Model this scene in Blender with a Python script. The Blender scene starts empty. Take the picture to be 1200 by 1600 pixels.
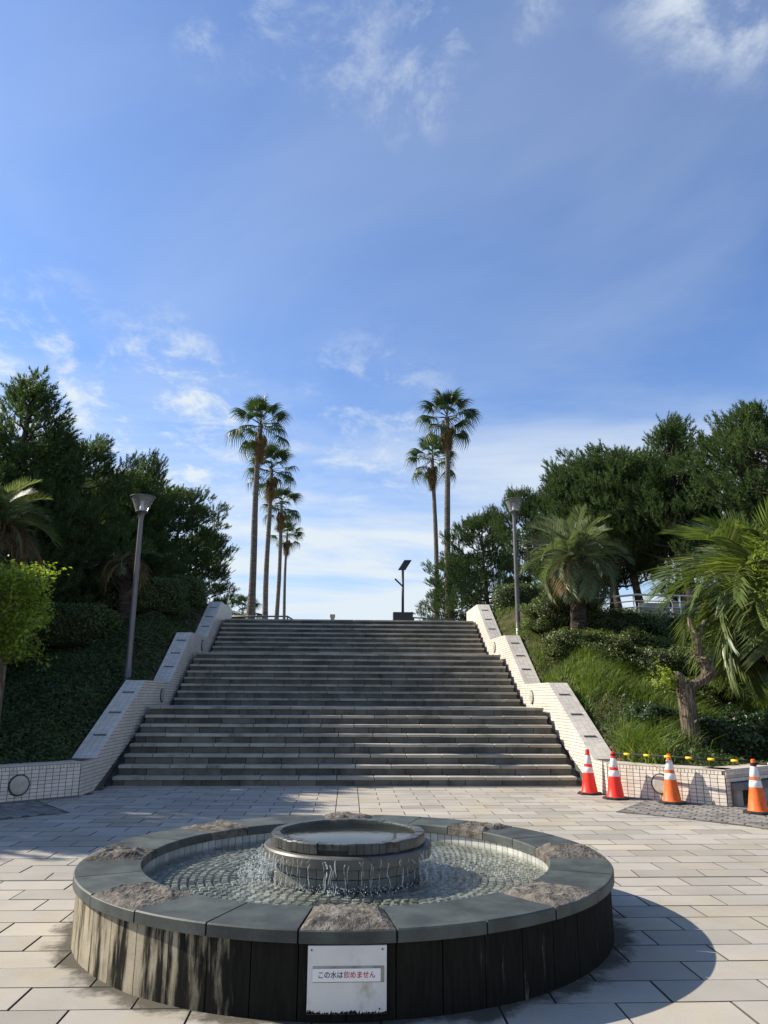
import bpy, math, random
import numpy as np
from mathutils import Vector, Matrix, Euler
R = math.radians
rng = np.random.default_rng(7)
random.seed(7)
S = bpy.context.scene
C = S.collection

# ------------------------------------------------------------------ camera
cam_d = bpy.data.cameras.new('camera'); cam = bpy.data.objects.new('camera', cam_d); C.objects.link(cam)
cam_d.sensor_fit = 'VERTICAL'; cam_d.sensor_height = 24; cam_d.sensor_width = 24
cam_d.lens = 24 * 1165.9 / 1600
cam_d.clip_start = .05; cam_d.clip_end = 3000
_p, _y, _r = R(13.999), R(2.592), R(.294)
_fw0 = Vector((math.sin(_y), math.cos(_y), 0)); _rt = Vector((math.cos(_y), -math.sin(_y), 0))
_fw = _fw0 * math.cos(_p) + Vector((0, 0, math.sin(_p)))
_up = -_fw0 * math.sin(_p) + Vector((0, 0, math.cos(_p)))
_rc = _rt * math.cos(_r) + _up * math.sin(_r); _uc = -_rt * math.sin(_r) + _up * math.cos(_r)
_m = Matrix((_rc, _uc, -_fw)).transposed().to_4x4(); _m.translation = (0, 0, 1.5)
cam.matrix_world = _m
S.camera = cam
S.render.resolution_x, S.render.resolution_y = 768, 1024

# ------------------------------------------------------------------ sky and sun
SUN = Vector((-.781, .249, .574)).normalized()
S.view_settings.view_transform = 'Standard'; S.view_settings.look = 'None'
S.view_settings.exposure = .68; S.view_settings.gamma = 1
W = bpy.data.worlds.new('World'); S.world = W; W.use_nodes = True
def build_world():
    nt = W.node_tree; N = nt.nodes; L = nt.links
    N.clear()
    out = N.new('ShaderNodeOutputWorld'); bg = N.new('ShaderNodeBackground')
    sky = N.new('ShaderNodeTexSky'); sky.sky_type = 'NISHITA'; sky.sun_disc = False
    sky.sun_elevation = R(35); sky.sun_rotation = math.atan2(SUN.x, SUN.y)
    sky.air_density = 1.0; sky.dust_density = .7; sky.ozone_density = 2.0; sky.altitude = 10
    tc = N.new('ShaderNodeTexCoord')
    sep = N.new('ShaderNodeSeparateXYZ'); L.new(tc.outputs['Generated'], sep.inputs[0])
    def math_(op, a, b=None, clamp=False):
        n = N.new('ShaderNodeMath'); n.operation = op; n.use_clamp = clamp
        for i, v in enumerate((a, b)):
            if v is None: continue
            if isinstance(v, (int, float)): n.inputs[i].default_value = v
            else: L.new(v, n.inputs[i])
        return n.outputs[0]
    zc = math_('ADD', math_('MAXIMUM', sep.outputs[2], 0.0), .12)
    px = math_('DIVIDE', sep.outputs[0], zc); py = math_('DIVIDE', sep.outputs[1], zc)
    def layer(sx, sy, scale, detail, rough, lo, hi, off, dist=0.0):
        cmb = N.new('ShaderNodeCombineXYZ')
        L.new(math_('ADD', math_('MULTIPLY', px, sx), off[0]), cmb.inputs[0])
        L.new(math_('ADD', math_('MULTIPLY', py, sy), off[1]), cmb.inputs[1])
        nz = N.new('ShaderNodeTexNoise'); nz.inputs['Scale'].default_value = scale
        nz.inputs['Detail'].default_value = detail; nz.inputs['Roughness'].default_value = rough
        nz.inputs['Distortion'].default_value = dist
        L.new(cmb.outputs[0], nz.inputs['Vector'])
        mr = N.new('ShaderNodeMapRange'); mr.interpolation_type = 'SMOOTHSTEP'
        mr.inputs['From Min'].default_value = lo; mr.inputs['From Max'].default_value = hi
        L.new(nz.outputs['Fac'], mr.inputs['Value'])
        return mr.outputs[0]
    # thin veil everywhere, broken cirrus on top of it, banked cloud low down
    veil = layer(.9, .55, 1.0, 7, .56, .38, .80, (3.1, 1.7), .5)
    fine = layer(1.5, 1.2, 4.2, 11, .68, .46, .72, (9.3, 4.4), .25)
    patch = layer(1.0, 1.0, .8, 3, .5, .55, .70, (1.2, 7.7))
    def around(d, r0, r1):
        n = N.new('ShaderNodeVectorMath'); n.operation = 'DOT_PRODUCT'; L.new(tc.outputs['Generated'], n.inputs[0])
        n.inputs[1].default_value = Vector(d).normalized()
        mr = N.new('ShaderNodeMapRange'); mr.interpolation_type = 'SMOOTHSTEP'
        mr.inputs['From Min'].default_value = math.cos(R(r1)); mr.inputs['From Max'].default_value = math.cos(R(r0))
        L.new(n.outputs['Value'], mr.inputs['Value']); return mr.outputs[0]
    where = patch
    for d, r0, r1, k in (((.40, .50, .77), 5, 13, 1.0), ((.12, .615, .785), 2, 8, 1.0), ((-.02, .70, .715), 1, 4.5, .5), ((.06, .722, .69), 1, 4.5, .5), ((-.11, .689, .717), .5, 4, .7), ((-.17, .689, .704), .3, 2.5, .6),
                         ((-.25, .905, .345), 3, 9, 1.0), ((-.40, .84, .37), 3, 9, .9), ((.02, .93, .36), 2, 8, .6)):
        where = math_('MAXIMUM', where, math_('MULTIPLY', around(d, r0, r1), k))
    cirrus = math_('MULTIPLY', fine, where)
    low = N.new('ShaderNodeMapRange'); low.interpolation_type = 'SMOOTHSTEP'
    low.inputs['From Min'].default_value = .54; low.inputs['From Max'].default_value = .16
    L.new(sep.outputs[2], low.inputs['Value'])
    bank = layer(.55, 1.2, 1.25, 10, .60, .34, .66, (5.2, 2.6), .3)
    bank = math_('MULTIPLY', bank, low.outputs[0])
    a = math_('MULTIPLY', veil, .26)
    a = math_('ADD', a, math_('MULTIPLY', cirrus, .85))
    a = math_('ADD', a, math_('MULTIPLY', bank, .80))
    haze = math_('MULTIPLY', math_('POWER', low.outputs[0], 1.8), .30)
    a = math_('MINIMUM', math_('ADD', a, haze), .95)
    tint = N.new('ShaderNodeMixRGB'); tint.blend_type = 'MULTIPLY'; tint.inputs[0].default_value = 1
    tint.inputs[2].default_value = (.70, .93, 1.26, 1)
    L.new(sky.outputs[0], tint.inputs[1])
    mix = N.new('ShaderNodeMixRGB'); L.new(a, mix.inputs[0]); L.new(tint.outputs[0], mix.inputs[1])
    mix.inputs[2].default_value = (5.0, 5.5, 5.9, 1)
    L.new(mix.outputs[0], bg.inputs[0]); bg.inputs[1].default_value = .099
    L.new(bg.outputs[0], out.inputs[0])
build_world()
sd = bpy.data.lights.new('sun', 'SUN'); so = bpy.data.objects.new('sun', sd); C.objects.link(so)
sd.energy = 5.0; sd.angle = R(.53); sd.color = (1, .925, .80)
so.rotation_euler = SUN.to_track_quat('Z', 'Y').to_euler(); so.location = (-20, 6, 20)

# ------------------------------------------------------------------ materials
def new_mat(name):
    m = bpy.data.materials.new(name); m.use_nodes = True
    nt = m.node_tree; return m, nt, nt.nodes, nt.links, nt.nodes['Principled BSDF']
def mixc(N, L, fac, a, b, typ='MIX'):
    n = N.new('ShaderNodeMixRGB'); n.blend_type = typ
    for i, v in ((0, fac), (1, a), (2, b)):
        if isinstance(v, (int, float)): n.inputs[i].default_value = v
        elif isinstance(v, tuple): n.inputs[i].default_value = (*v[:3], 1)
        else: L.new(v, n.inputs[i])
    return n.outputs[0]
def noise(N, L, scale, detail=6, rough=.6, vec=None, mapping=None, lo=None, hi=None):
    n = N.new('ShaderNodeTexNoise'); n.inputs['Scale'].default_value = scale
    n.inputs['Detail'].default_value = detail; n.inputs['Roughness'].default_value = rough
    if vec is not None:
        if mapping:
            mp = N.new('ShaderNodeMapping'); mp.inputs['Scale'].default_value = mapping
            L.new(vec, mp.inputs[0]); vec = mp.outputs[0]
        L.new(vec, n.inputs['Vector'])
    o = n.outputs['Fac']
    if lo is not None:
        mr = N.new('ShaderNodeMapRange'); mr.interpolation_type = 'SMOOTHSTEP'
        mr.inputs['From Min'].default_value = lo; mr.inputs['From Max'].default_value = hi
        L.new(o, mr.inputs['Value']); o = mr.outputs[0]
    return o
def world_pos(N):
    return N.new('ShaderNodeNewGeometry').outputs['Position']
def stone(name, col, rough=.8, var=.18, scale=3, grain=120, grain_amt=.15, bump=.15, rand=.12, spec=.3,
          stain=None, stain_col=(.05, .05, .04), stain_scale=2, stain_map=None, island=False, bump_dist=.004, hue=None, damp=None):
    m, nt, N, L, B = new_mat(name)
    P = world_pos(N)
    c = mixc(N, L, noise(N, L, scale, 5, .6, P, lo=.3, hi=.7), tuple(x * (1 - var) for x in col), tuple(min(1, x * (1 + var)) for x in col))
    g = noise(N, L, grain, 3, .7, P)
    c = mixc(N, L, grain_amt, c, g, 'OVERLAY') if grain_amt else c
    if rand:
        if island: rr = N.new('ShaderNodeNewGeometry').outputs['Random Per Island']
        else: rr = N.new('ShaderNodeObjectInfo').outputs['Random']
        mr = N.new('ShaderNodeMapRange'); mr.inputs['To Min'].default_value = 1 - rand; mr.inputs['To Max'].default_value = 1 + rand
        L.new(rr, mr.inputs['Value'])
        cc = N.new('ShaderNodeCombineXYZ')
        for i in range(3): L.new(mr.outputs[0], cc.inputs[i])
        c = mixc(N, L, 1.0, c, cc.outputs[0], 'MULTIPLY')
        if hue:
            c = mixc(N, L, noise(N, L, 1.3, 4, .6, P, lo=.45, hi=.7), c, mixc(N, L, 1.0, c, hue, 'MULTIPLY'))
    if stain:
        s = noise(N, L, stain_scale, 8, .68, P, mapping=stain_map, lo=stain[0], hi=stain[1])
        c = mixc(N, L, s, c, stain_col)
    if damp:                                                   # wet, algae-stained collar round the fountain foot
        sb = N.new('ShaderNodeVectorMath'); sb.operation = 'DISTANCE'; L.new(P, sb.inputs[0]); sb.inputs[1].default_value = (.016, 5.864, 0)
        ad = N.new('ShaderNodeMath'); ad.operation = 'MULTIPLY_ADD'; L.new(noise(N, L, 3.5, 7, .7, P), ad.inputs[0]); ad.inputs[1].default_value = -.55; L.new(sb.outputs['Value'], ad.inputs[2])
        mr = N.new('ShaderNodeMapRange'); mr.interpolation_type = 'SMOOTHSTEP'; mr.inputs['From Min'].default_value = 1.72; mr.inputs['From Max'].default_value = 1.58
        L.new(ad.outputs[0], mr.inputs['Value']); c = mixc(N, L, mr.outputs[0], c, (.085, .075, .055))
    L.new(c, B.inputs['Base Color'])
    B.inputs['Roughness'].default_value = rough; B.inputs['Specular IOR Level'].default_value = spec
    if bump:
        b = N.new('ShaderNodeBump'); b.inputs['Strength'].default_value = bump; b.inputs['Distance'].default_value = bump_dist
        L.new(g, b.inputs['Height']); L.new(b.outputs[0], B.inputs['Normal'])
    return m
def plain(name, col, rough=.5, metal=0, spec=.5, var=.06, scale=6):
    m, nt, N, L, B = new_mat(name)
    P = N.new('ShaderNodeTexCoord').outputs['Object']
    c = mixc(N, L, noise(N, L, scale, 5, .6, P, lo=.3, hi=.7), tuple(x * (1 - var) for x in col), tuple(min(1, x * (1 + var)) for x in col))
    L.new(c, B.inputs['Base Color']); B.inputs['Roughness'].default_value = rough
    B.inputs['Metallic'].default_value = metal; B.inputs['Specular IOR Level'].default_value = spec
    return m
def leaf(name, c1, c2, trans=.35, rough=.5, spec=.35, c3=None, c3_at=.9, nscale=.6):
    """foliage: colour differs leaf by leaf and clump by clump, light passes through"""
    m, nt, N, L, B = new_mat(name)
    G = N.new('ShaderNodeNewGeometry')
    ramp = N.new('ShaderNodeValToRGB'); e = ramp.color_ramp.elements
    e[0].color = (*c1, 1); e[1].color = (*c2, 1); e[1].position = .85
    if c3:
        x = e.new(c3_at); x.color = (*c2, 1); y = e.new(min(1, c3_at + .05)); y.color = (*c3, 1)
    L.new(G.outputs['Random Per Island'], ramp.inputs[0])
    n = noise(N, L, nscale, 3, .6, G.outputs['Position'], lo=.3, hi=.7)
    c = mixc(N, L, n, mixc(N, L, 1, ramp.outputs[0], (.75, .78, .8), 'MULTIPLY'), mixc(N, L, 1, ramp.outputs[0], (1.2, 1.18, 1.1), 'MULTIPLY'))
    L.new(c, B.inputs['Base Color']); B.inputs['Roughness'].default_value = rough; B.inputs['Specular IOR Level'].default_value = spec
    if trans:
        T = N.new('ShaderNodeBsdfTranslucent')
        L.new(mixc(N, L, 1, c, (1.5, 1.6, .7), 'MULTIPLY'), T.inputs[0])
        mx = N.new('ShaderNodeMixShader'); mx.inputs[0].default_value = trans
        L.new(B.outputs[0], mx.inputs[1]); L.new(T.outputs[0], mx.inputs[2])
        L.new(mx.outputs[0], N['Material Output'].inputs[0])
    return m
M = {}
M['slab'] = stone('slab', (.365, .332, .278), .85, .10, 1.1, 150, .28, .45, .15, .25, stain=(.57, .80), stain_col=(.185, .155, .11), stain_scale=1.1, hue=(1.05, 1.0, .86), damp=True)
M['mortar'] = stone('mortar', (.085, .078, .065), .95, .2, 4, 90, .2, .2, 0)
M['paver'] = stone('paver', (.20, .185, .165), .9, .2, 3, 120, .2, .25, .25, .2, island=True, stain=(.56, .75), stain_col=(.10, .11, .07))
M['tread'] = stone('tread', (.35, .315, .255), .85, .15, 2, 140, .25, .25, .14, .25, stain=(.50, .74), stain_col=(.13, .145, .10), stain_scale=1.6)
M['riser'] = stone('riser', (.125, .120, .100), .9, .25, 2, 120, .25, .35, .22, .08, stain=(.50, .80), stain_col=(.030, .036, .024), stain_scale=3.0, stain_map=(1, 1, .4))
M['core'] = stone('core', (.05, .05, .045), .95, .2, 2, 60, .2, .2, 0)
M['tile'] = stone('tile', (.69, .615, .515), .45, .07, 1.5, 200, .06, .04, .09, .5, island=True, stain=(.58, .82), stain_col=(.36, .32, .25), stain_scale=3.2, stain_map=(1, 1, .25))
M['cap_tile'] = stone('cap_tile', (.60, .54, .46), .6, .1, 1.5, 160, .1, .08, .10, .4, island=True, stain=(.6, .85), stain_col=(.25, .23, .19), stain_scale=1.6)
M['tile1'] = stone('tile1', (.67, .595, .50), .45, .07, 1.5, 200, .06, .04, .09, .5, stain=(.58, .82), stain_col=(.36, .32, .25), stain_scale=3.2, stain_map=(1, 1, .25))
M['grout'] = stone('grout', (.10, .085, .07), .95, .15, 3, 60, .15, .1, 0)
M['cap'] = stone('cap', (.50, .44, .36), .85, .12, 2, 110, .2, .2, 0, .2, stain=(.55, .8), stain_col=(.25, .22, .17))
M['coping'] = stone('coping', (.056, .064, .056), .60, .38, 4.5, 60, .22, .10, .20, .4, stain=(.60, .70), stain_col=(.02, .022, .02), stain_scale=2.6)
M['rough_stone'] = stone('rough_stone', (.135, .118, .096), .9, .45, 9, 45, .5, .9, .1, .2, bump_dist=.02, stain=(.55, .68), stain_col=(.045, .045, .035), stain_scale=6)
M['cobble'] = stone('cobble', (.235, .235, .195), .5, .35, 5, 80, .25, .2, .42, .5, island=True)
M['white_tile'] = stone('white_tile', (.40, .40, .36), .4, .1, 3, 100, .1, .05, .14, .5)
M['dark_tile'] = stone('dark_tile', (.125, .13, .115), .35, .2, 5, 100, .15, .1, .2, .5)
M['block'] = stone('block', (.065, .066, .058), .30, .3, 9, 60, .3, .25, .22, .5, stain=(.55, .66), stain_col=(.02, .02, .015), stain_scale=6)
M['ledge'] = stone('ledge', (.105, .10, .082), .45, .2, 5, 80, .2, .15, 0, .5, stain=(.5, .7), stain_col=(.05, .05, .04), stain_scale=5)
M['bowl'] = stone('bowl', (.035, .037, .03), .6, .2, 5, 50, .2, .2, 0, .4)
M['soil'] = stone('soil', (.085, .068, .042), 1, .35, 3, 30, .4, .6, 0, .1, bump_dist=.03)
M['ground'] = stone('ground', (.20, .19, .16), .95, .2, .5, 30, .2, .1, 0, .1)
M['terrace'] = stone('terrace', (.36, .33, .28), .9, .1, 1, 60, .2, .1, 0, .2)
M['metal_grey'] = plain('metal_grey', (.13, .125, .12), .45, .3)
M['lamp_metal'] = plain('lamp_metal', (.15, .14, .14), .4, .4)
M['rail_metal'] = plain('rail_metal', (.55, .55, .54), .35, .8)
M['rail_dark'] = plain('rail_dark', (.13, .13, .125), .5, .4)
M['black'] = plain('black', (.012, .013, .016), .45)
M['rubber'] = plain('rubber', (.02, .02, .02), .7, 0, .3, .2)
M['cone_red'] = plain('cone_red', (.88, .030, .012), .42, 0, .4, .06, 5)
M['cone_orange'] = plain('cone_orange', (.78, .13, .016), .55, 0, .4, .22, 9)
M['band_white'] = plain('band_white', (.74, .72, .69), .4, 0, .5, .13, 22)
M['yellow'] = plain('yellow', (.83, .52, .01), .4)
M['disc'] = plain('disc', (.42, .385, .32), .5, .2, .5, .12, 12)
M['disc_dark'] = plain('disc_dark', (.035, .032, .028), .7)
M['white_board'] = stone('white_board', (.60, .585, .55), .6, .06, 3, 80, .06, 0, 0, .4, stain=(.54, .76), stain_col=(.26, .24, .16), stain_scale=6, stain_map=(1, 1, .5))
M['mould'] = plain('mould', (.055, .05, .03), .9, 0, .1, .4, 40)
M['strip_white'] = plain('strip_white', (.72, .72, .71), .4, 0, .5, .02)
M['ink'] = plain('ink', (.012, .012, .014), .5)
M['ink_red'] = plain('ink_red', (.42, .012, .02), .5)
M['bench_stone'] = stone('bench_stone', (.16, .15, .14), .8, .15, 5, 100, .2, .2, .12)
M['concrete'] = stone('concrete', (.36, .34, .30), .9, .12, 3, 90, .2, .2, 0, .2, stain=(.58, .8), stain_col=(.16, .15, .12))
M['bark_pine'] = stone('bark_pine', (.065, .05, .04), 1, .3, 5, 24, .4, .8, 0, .1, bump_dist=.04)
M['pine'] = leaf('pine', (.034, .062, .024), (.080, .122, .042), .30, .55, .25)
M['fan'] = leaf('fan', (.026, .050, .022), (.055, .088, .034), .28, .45, .4, nscale=.3)
M['dead'] = leaf('dead', (.12, .075, .038), (.22, .15, .080), .2, .8, .1)
M['butia'] = leaf('butia', (.11, .145, .080), (.21, .245, .140), .25, .45, .4, c3=(.34, .30, .17), c3_at=.9)
M['palm_green'] = leaf('palm_green', (.085, .125, .035), (.175, .215, .075), .3, .35, .5, c3=(.36, .34, .18), c3_at=.92)
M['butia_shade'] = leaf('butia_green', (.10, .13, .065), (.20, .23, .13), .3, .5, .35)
M['hedge'] = leaf('hedge', (.036, .064, .018), (.095, .130, .036), .3, .45, .4, c3=(.15, .16, .05), c3_at=.93)
M['bush'] = leaf('bush', (.045, .075, .018), (.115, .145, .036), .3, .45, .4, c3=(.19, .17, .06), c3_at=.92)
M['camellia'] = leaf('camellia', (.018, .042, .014), (.045, .080, .025), .18, .42, .4)
M['yellow_leaf'] = leaf('yellow_leaf', (.15, .21, .024), (.30, .36, .05), .52, .45, .35)
M['mid_leaf'] = leaf('mid_leaf', (.10, .15, .02), (.18, .24, .03), .45, .45, .35)
M['grass'] = leaf('grass', (.062, .105, .020), (.145, .195, .044), .35, .5, .3, c3=(.27, .22, .11), c3_at=.76, nscale=1.1)
M['cover'] = leaf('cover', (.032, .060, .016), (.072, .108, .030), .28, .55, .25, c3=(.13, .10, .05), c3_at=.92, nscale=.8)
M['litter'] = leaf('litter', (.10, .075, .04), (.22, .17, .10), .1, .8, .1, c3=(.36, .30, .22), c3_at=.9)
def bark_mat(name, c1, c2, ring=False):
    m, nt, N, L, B = new_mat(name)
    P = N.new('ShaderNodeTexCoord').outputs['Object']
    if ring:
        n1 = noise(N, L, 2.0, 6, .65, P, mapping=(2, 2, 9), lo=.3, hi=.7)
    else:
        n1 = noise(N, L, 9, 6, .6, P, mapping=(5, 5, .5), lo=.36, hi=.62)
    c = mixc(N, L, n1, c1, c2)
    L.new(mixc(N, L, .3, c, noise(N, L, 40, 3, .6, P), 'OVERLAY'), B.inputs['Base Color']); B.inputs['Roughness'].default_value = .95
    B.inputs['Specular IOR Level'].default_value = .1
    b = N.new('ShaderNodeBump'); b.inputs['Strength'].default_value = .9; b.inputs['Distance'].default_value = .03
    L.new(n1, b.inputs['Height']); L.new(b.outputs[0], B.inputs['Normal'])
    return m
M['bark'] = bark_mat('bark', (.075, .058, .042), (.27, .215, .155))
M['palm_bark'] = bark_mat('palm_bark', (.105, .088, .07), (.235, .205, .17), True)
M['butia_bark'] = bark_mat('butia_bark', (.03, .022, .017), (.105, .082, .06), True)
def panel_mat():
    m, nt, N, L, B = new_mat('panel')
    P = world_pos(N); OI = N.new('ShaderNodeObjectInfo')
    base = mixc(N, L, noise(N, L, 5, 6, .65, P, lo=.3, hi=.7), (.25, .215, .15), (.37, .32, .23))
    base = mixc(N, L, .3, base, noise(N, L, 110, 3, .7, P), 'OVERLAY')
    # run-off streaks; how dark a panel gets is set panel by panel
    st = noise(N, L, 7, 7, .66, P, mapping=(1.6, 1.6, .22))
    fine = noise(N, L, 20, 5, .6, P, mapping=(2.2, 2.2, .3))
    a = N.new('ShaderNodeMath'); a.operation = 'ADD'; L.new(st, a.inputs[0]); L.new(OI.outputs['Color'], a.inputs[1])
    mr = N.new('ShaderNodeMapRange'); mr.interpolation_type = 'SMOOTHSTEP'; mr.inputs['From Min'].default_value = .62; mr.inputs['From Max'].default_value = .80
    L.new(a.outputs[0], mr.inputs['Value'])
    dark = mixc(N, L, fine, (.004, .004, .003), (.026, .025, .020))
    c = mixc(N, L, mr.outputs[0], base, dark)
    L.new(c, B.inputs['Base Color']); B.inputs['Roughness'].default_value = .85; B.inputs['Specular IOR Level'].default_value = .06
    b = N.new('ShaderNodeBump'); b.inputs['Strength'].default_value = .25; b.inputs['Distance'].default_value = .006
    L.new(fine, b.inputs['Height']); L.new(b.outputs[0], B.inputs['Normal'])
    return m
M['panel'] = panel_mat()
def water_mat(name, body, tint, scale, strength, ripple=None):
    m, nt, N, L, B = new_mat(name); N.remove(B)
    P = N.new('ShaderNodeTexCoord').outputs['Object']
    h = noise(N, L, scale, 4, .6, P)
    if ripple:
        h2 = noise(N, L, ripple, 2, .5, P)
        ad = N.new('ShaderNodeMath'); ad.operation = 'ADD'; L.new(h, ad.inputs[0]); L.new(h2, ad.inputs[1]); h = ad.outputs[0]
    b = N.new('ShaderNodeBump'); b.inputs['Strength'].default_value = strength; b.inputs['Distance'].default_value = .02
    L.new(h, b.inputs['Height'])
    gl = N.new('ShaderNodeBsdfGlossy'); gl.inputs['Roughness'].default_value = .07; L.new(b.outputs[0], gl.inputs['Normal'])
    tr = N.new('ShaderNodeBsdfTransparent'); tr.inputs[0].default_value = (*tint, 1)
    lw_ = N.new('ShaderNodeLayerWeight'); L.new(b.outputs[0], lw_.inputs['Normal'])
    pw = N.new('ShaderNodeMath'); pw.operation = 'POWER'; L.new(lw_.outputs['Facing'], pw.inputs[0]); pw.inputs[1].default_value = 5
    fr = N.new('ShaderNodeMath'); fr.operation = 'MULTIPLY_ADD'; L.new(pw.outputs[0], fr.inputs[0]); fr.inputs[1].default_value = .98; fr.inputs[2].default_value = .02
    mx = N.new('ShaderNodeMixShader'); L.new(fr.outputs[0], mx.inputs[0]); L.new(tr.outputs[0], mx.inputs[1]); L.new(gl.outputs[0], mx.inputs[2])
    L.new(mx.outputs[0], N['Material Output'].inputs[0])
    return m
M['water'] = water_mat('water', 0, (.90, .93, .90), 13, .48, 42)
M['bowl_water'] = water_mat('bowl_water', 0, (.55, .58, .5), 5, .06)
def spray_mat():
    m, nt, N, L, B = new_mat('falling_water_mat')
    B.inputs['Base Color'].default_value = (.86, .9, .9, 1); B.inputs['Roughness'].default_value = .12; B.inputs['Specular IOR Level'].default_value = .8
    tr = N.new('ShaderNodeBsdfTransparent'); mx = N.new('ShaderNodeMixShader'); mx.inputs[0].default_value = .32
    L.new(tr.outputs[0], mx.inputs[1]); L.new(B.outputs[0], mx.inputs[2]); L.new(mx.outputs[0], N['Material Output'].inputs[0])
    return m
M['spray'] = spray_mat()
def glass_mat():
    m, nt, N, L, B = new_mat('lamp_glass')
    B.inputs['Base Color'].default_value = (.75, .75, .72, 1); B.inputs['Roughness'].default_value = .15; B.inputs['Specular IOR Level'].default_value = .6
    tr = N.new('ShaderNodeBsdfTransparent'); tr.inputs[0].default_value = (.85, .86, .86, 1)
    mx = N.new('ShaderNodeMixShader'); mx.inputs[0].default_value = .22
    L.new(tr.outputs[0], mx.inputs[1]); L.new(B.outputs[0], mx.inputs[2]); L.new(mx.outputs[0], N['Material Output'].inputs[0])
    return m
M['glass'] = glass_mat()

# ------------------------------------------------------------------ object helpers
def link(o, parent=None):
    C.objects.link(o)
    if parent is not None: o.parent = parent
    return o
def tag(o, label=None, cat=None, group=None, kind=None):
    if label: o['label'] = label
    if cat: o['category'] = cat
    if group: o['group'] = group
    if kind: o['kind'] = kind
    return o
def empty(name, loc, label, cat, group=None, rz=0):
    o = bpy.data.objects.new(name, None); link(o); o.location = loc; o.rotation_euler.z = rz
    o.empty_display_size = .2
    return tag(o, label, cat, group)
def inst(name, mesh, parent=None, loc=(0, 0, 0), rot=(0, 0, 0), scale=(1, 1, 1)):
    o = bpy.data.objects.new(name, mesh); link(o, parent)
    o.location = loc; o.rotation_euler = rot; o.scale = scale
    return o
class MB:
    def __init__(s): s.v = []; s.f = []; s.m = []
    def add(s, vs, fs, mi=0):
        b = len(s.v); s.v += [tuple(x) for x in vs]; s.f += [tuple(b + i for i in f) for f in fs]; s.m += [mi] * len(fs); return s
    def box(s, lo, hi, mi=0, M4=None):
        x0, y0, z0 = lo; x1, y1, z1 = hi
        vs = [Vector(p) for p in ((x0, y0, z0), (x1, y0, z0), (x1, y1, z0), (x0, y1, z0), (x0, y0, z1), (x1, y0, z1), (x1, y1, z1), (x0, y1, z1))]
        if M4 is not None: vs = [M4 @ p for p in vs]
        return s.add(vs, [(3, 2, 1, 0), (4, 5, 6, 7), (0, 1, 5, 4), (1, 2, 6, 5), (2, 3, 7, 6), (3, 0, 4, 7)], mi)
    def chamfer_box(s, lo, hi, c, mi=0, side=None):
        """box whose upper edges are chamfered, no underside"""
        x0, y0, z0 = lo; x1, y1, z1 = hi
        vs = [(x0, y0, z0), (x1, y0, z0), (x1, y1, z0), (x0, y1, z0), (x0, y0, z1 - c), (x1, y0, z1 - c), (x1, y1, z1 - c), (x0, y1, z1 - c),
              (x0 + c, y0 + c, z1), (x1 - c, y0 + c, z1), (x1 - c, y1 - c, z1), (x0 + c, y1 - c, z1)]
        fs = [(8, 9, 10, 11)]
        for i in range(4):
            j = (i + 1) % 4
            fs += [(i, j, 4 + j, 4 + i), (4 + i, 4 + j, 8 + j, 8 + i)]
        s.add(vs, fs, mi)
        if side is not None: s.m[-8:] = [side] * 8
        return s
    def tube(s, pts, rad, n=8, mi=0, cap=True, jit=0):
        pts = [Vector(p) for p in pts]
        if isinstance(rad, (int, float)): rad = [rad] * len(pts)
        vs = []; fs = []; prev = None
        for i, p in enumerate(pts):
            d = (pts[min(i + 1, len(pts) - 1)] - pts[max(i - 1, 0)]).normalized()
            if prev is None: a = d.orthogonal().normalized()
            else: a = (prev - d * prev.dot(d)).normalized()
            prev = a; b = d.cross(a)
            for k in range(n):
                t = 2 * math.pi * k / n; r = rad[i] * (1 + (random.random() - .5) * jit)
                vs.append(p + (a * math.cos(t) + b * math.sin(t)) * r)
        for i in range(len(pts) - 1):
            for k in range(n):
                q = (k + 1) % n
                fs.append((i * n + k, i * n + q, (i + 1) * n + q, (i + 1) * n + k))
        if cap:
            fs.append(tuple(range(n))[::-1]); fs.append(tuple((len(pts) - 1) * n + k for k in range(n)))
        return s.add(vs, fs, mi)
    def lathe(s, prof, n=32, mi=0, c=(0, 0), closed_ends=False):
        vs = []; fs = []
        for r, z in prof:
            for k in range(n):
                t = 2 * math.pi * k / n; vs.append((c[0] + r * math.cos(t), c[1] + r * math.sin(t), z))
        for i in range(len(prof) - 1):
            for k in range(n):
                q = (k + 1) % n; fs.append((i * n + k, i * n + q, (i + 1) * n + q, (i + 1) * n + k))
        if closed_ends:
            fs.append(tuple(range(n))[::-1]); fs.append(tuple((len(prof) - 1) * n + k for k in range(n)))
        return s.add(vs, fs, mi)
    def mesh(s, name, mats, smooth=False):
        me = bpy.data.meshes.new(name); me.from_pydata(s.v, [], s.f)
        for m in (mats if isinstance(mats, (list, tuple)) else [mats]): me.materials.append(m)
        if any(s.m): me.polygons.foreach_set('material_index', s.m)
        if smooth: me.polygons.foreach_set('use_smooth', [True] * len(s.f))
        me.update(); return me
    def build(s, name, mats, parent=None, smooth=False, loc=(0, 0, 0), rot=(0, 0, 0)):
        return inst(name, s.mesh(name, mats, smooth), parent, loc, rot)
def smooth_by_angle(o, ang=40):
    me = o.data; me.polygons.foreach_set('use_smooth', [True] * len(me.polygons))
    try: me.set_sharp_from_angle(angle=R(ang))
    except Exception: pass
    return o
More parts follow.
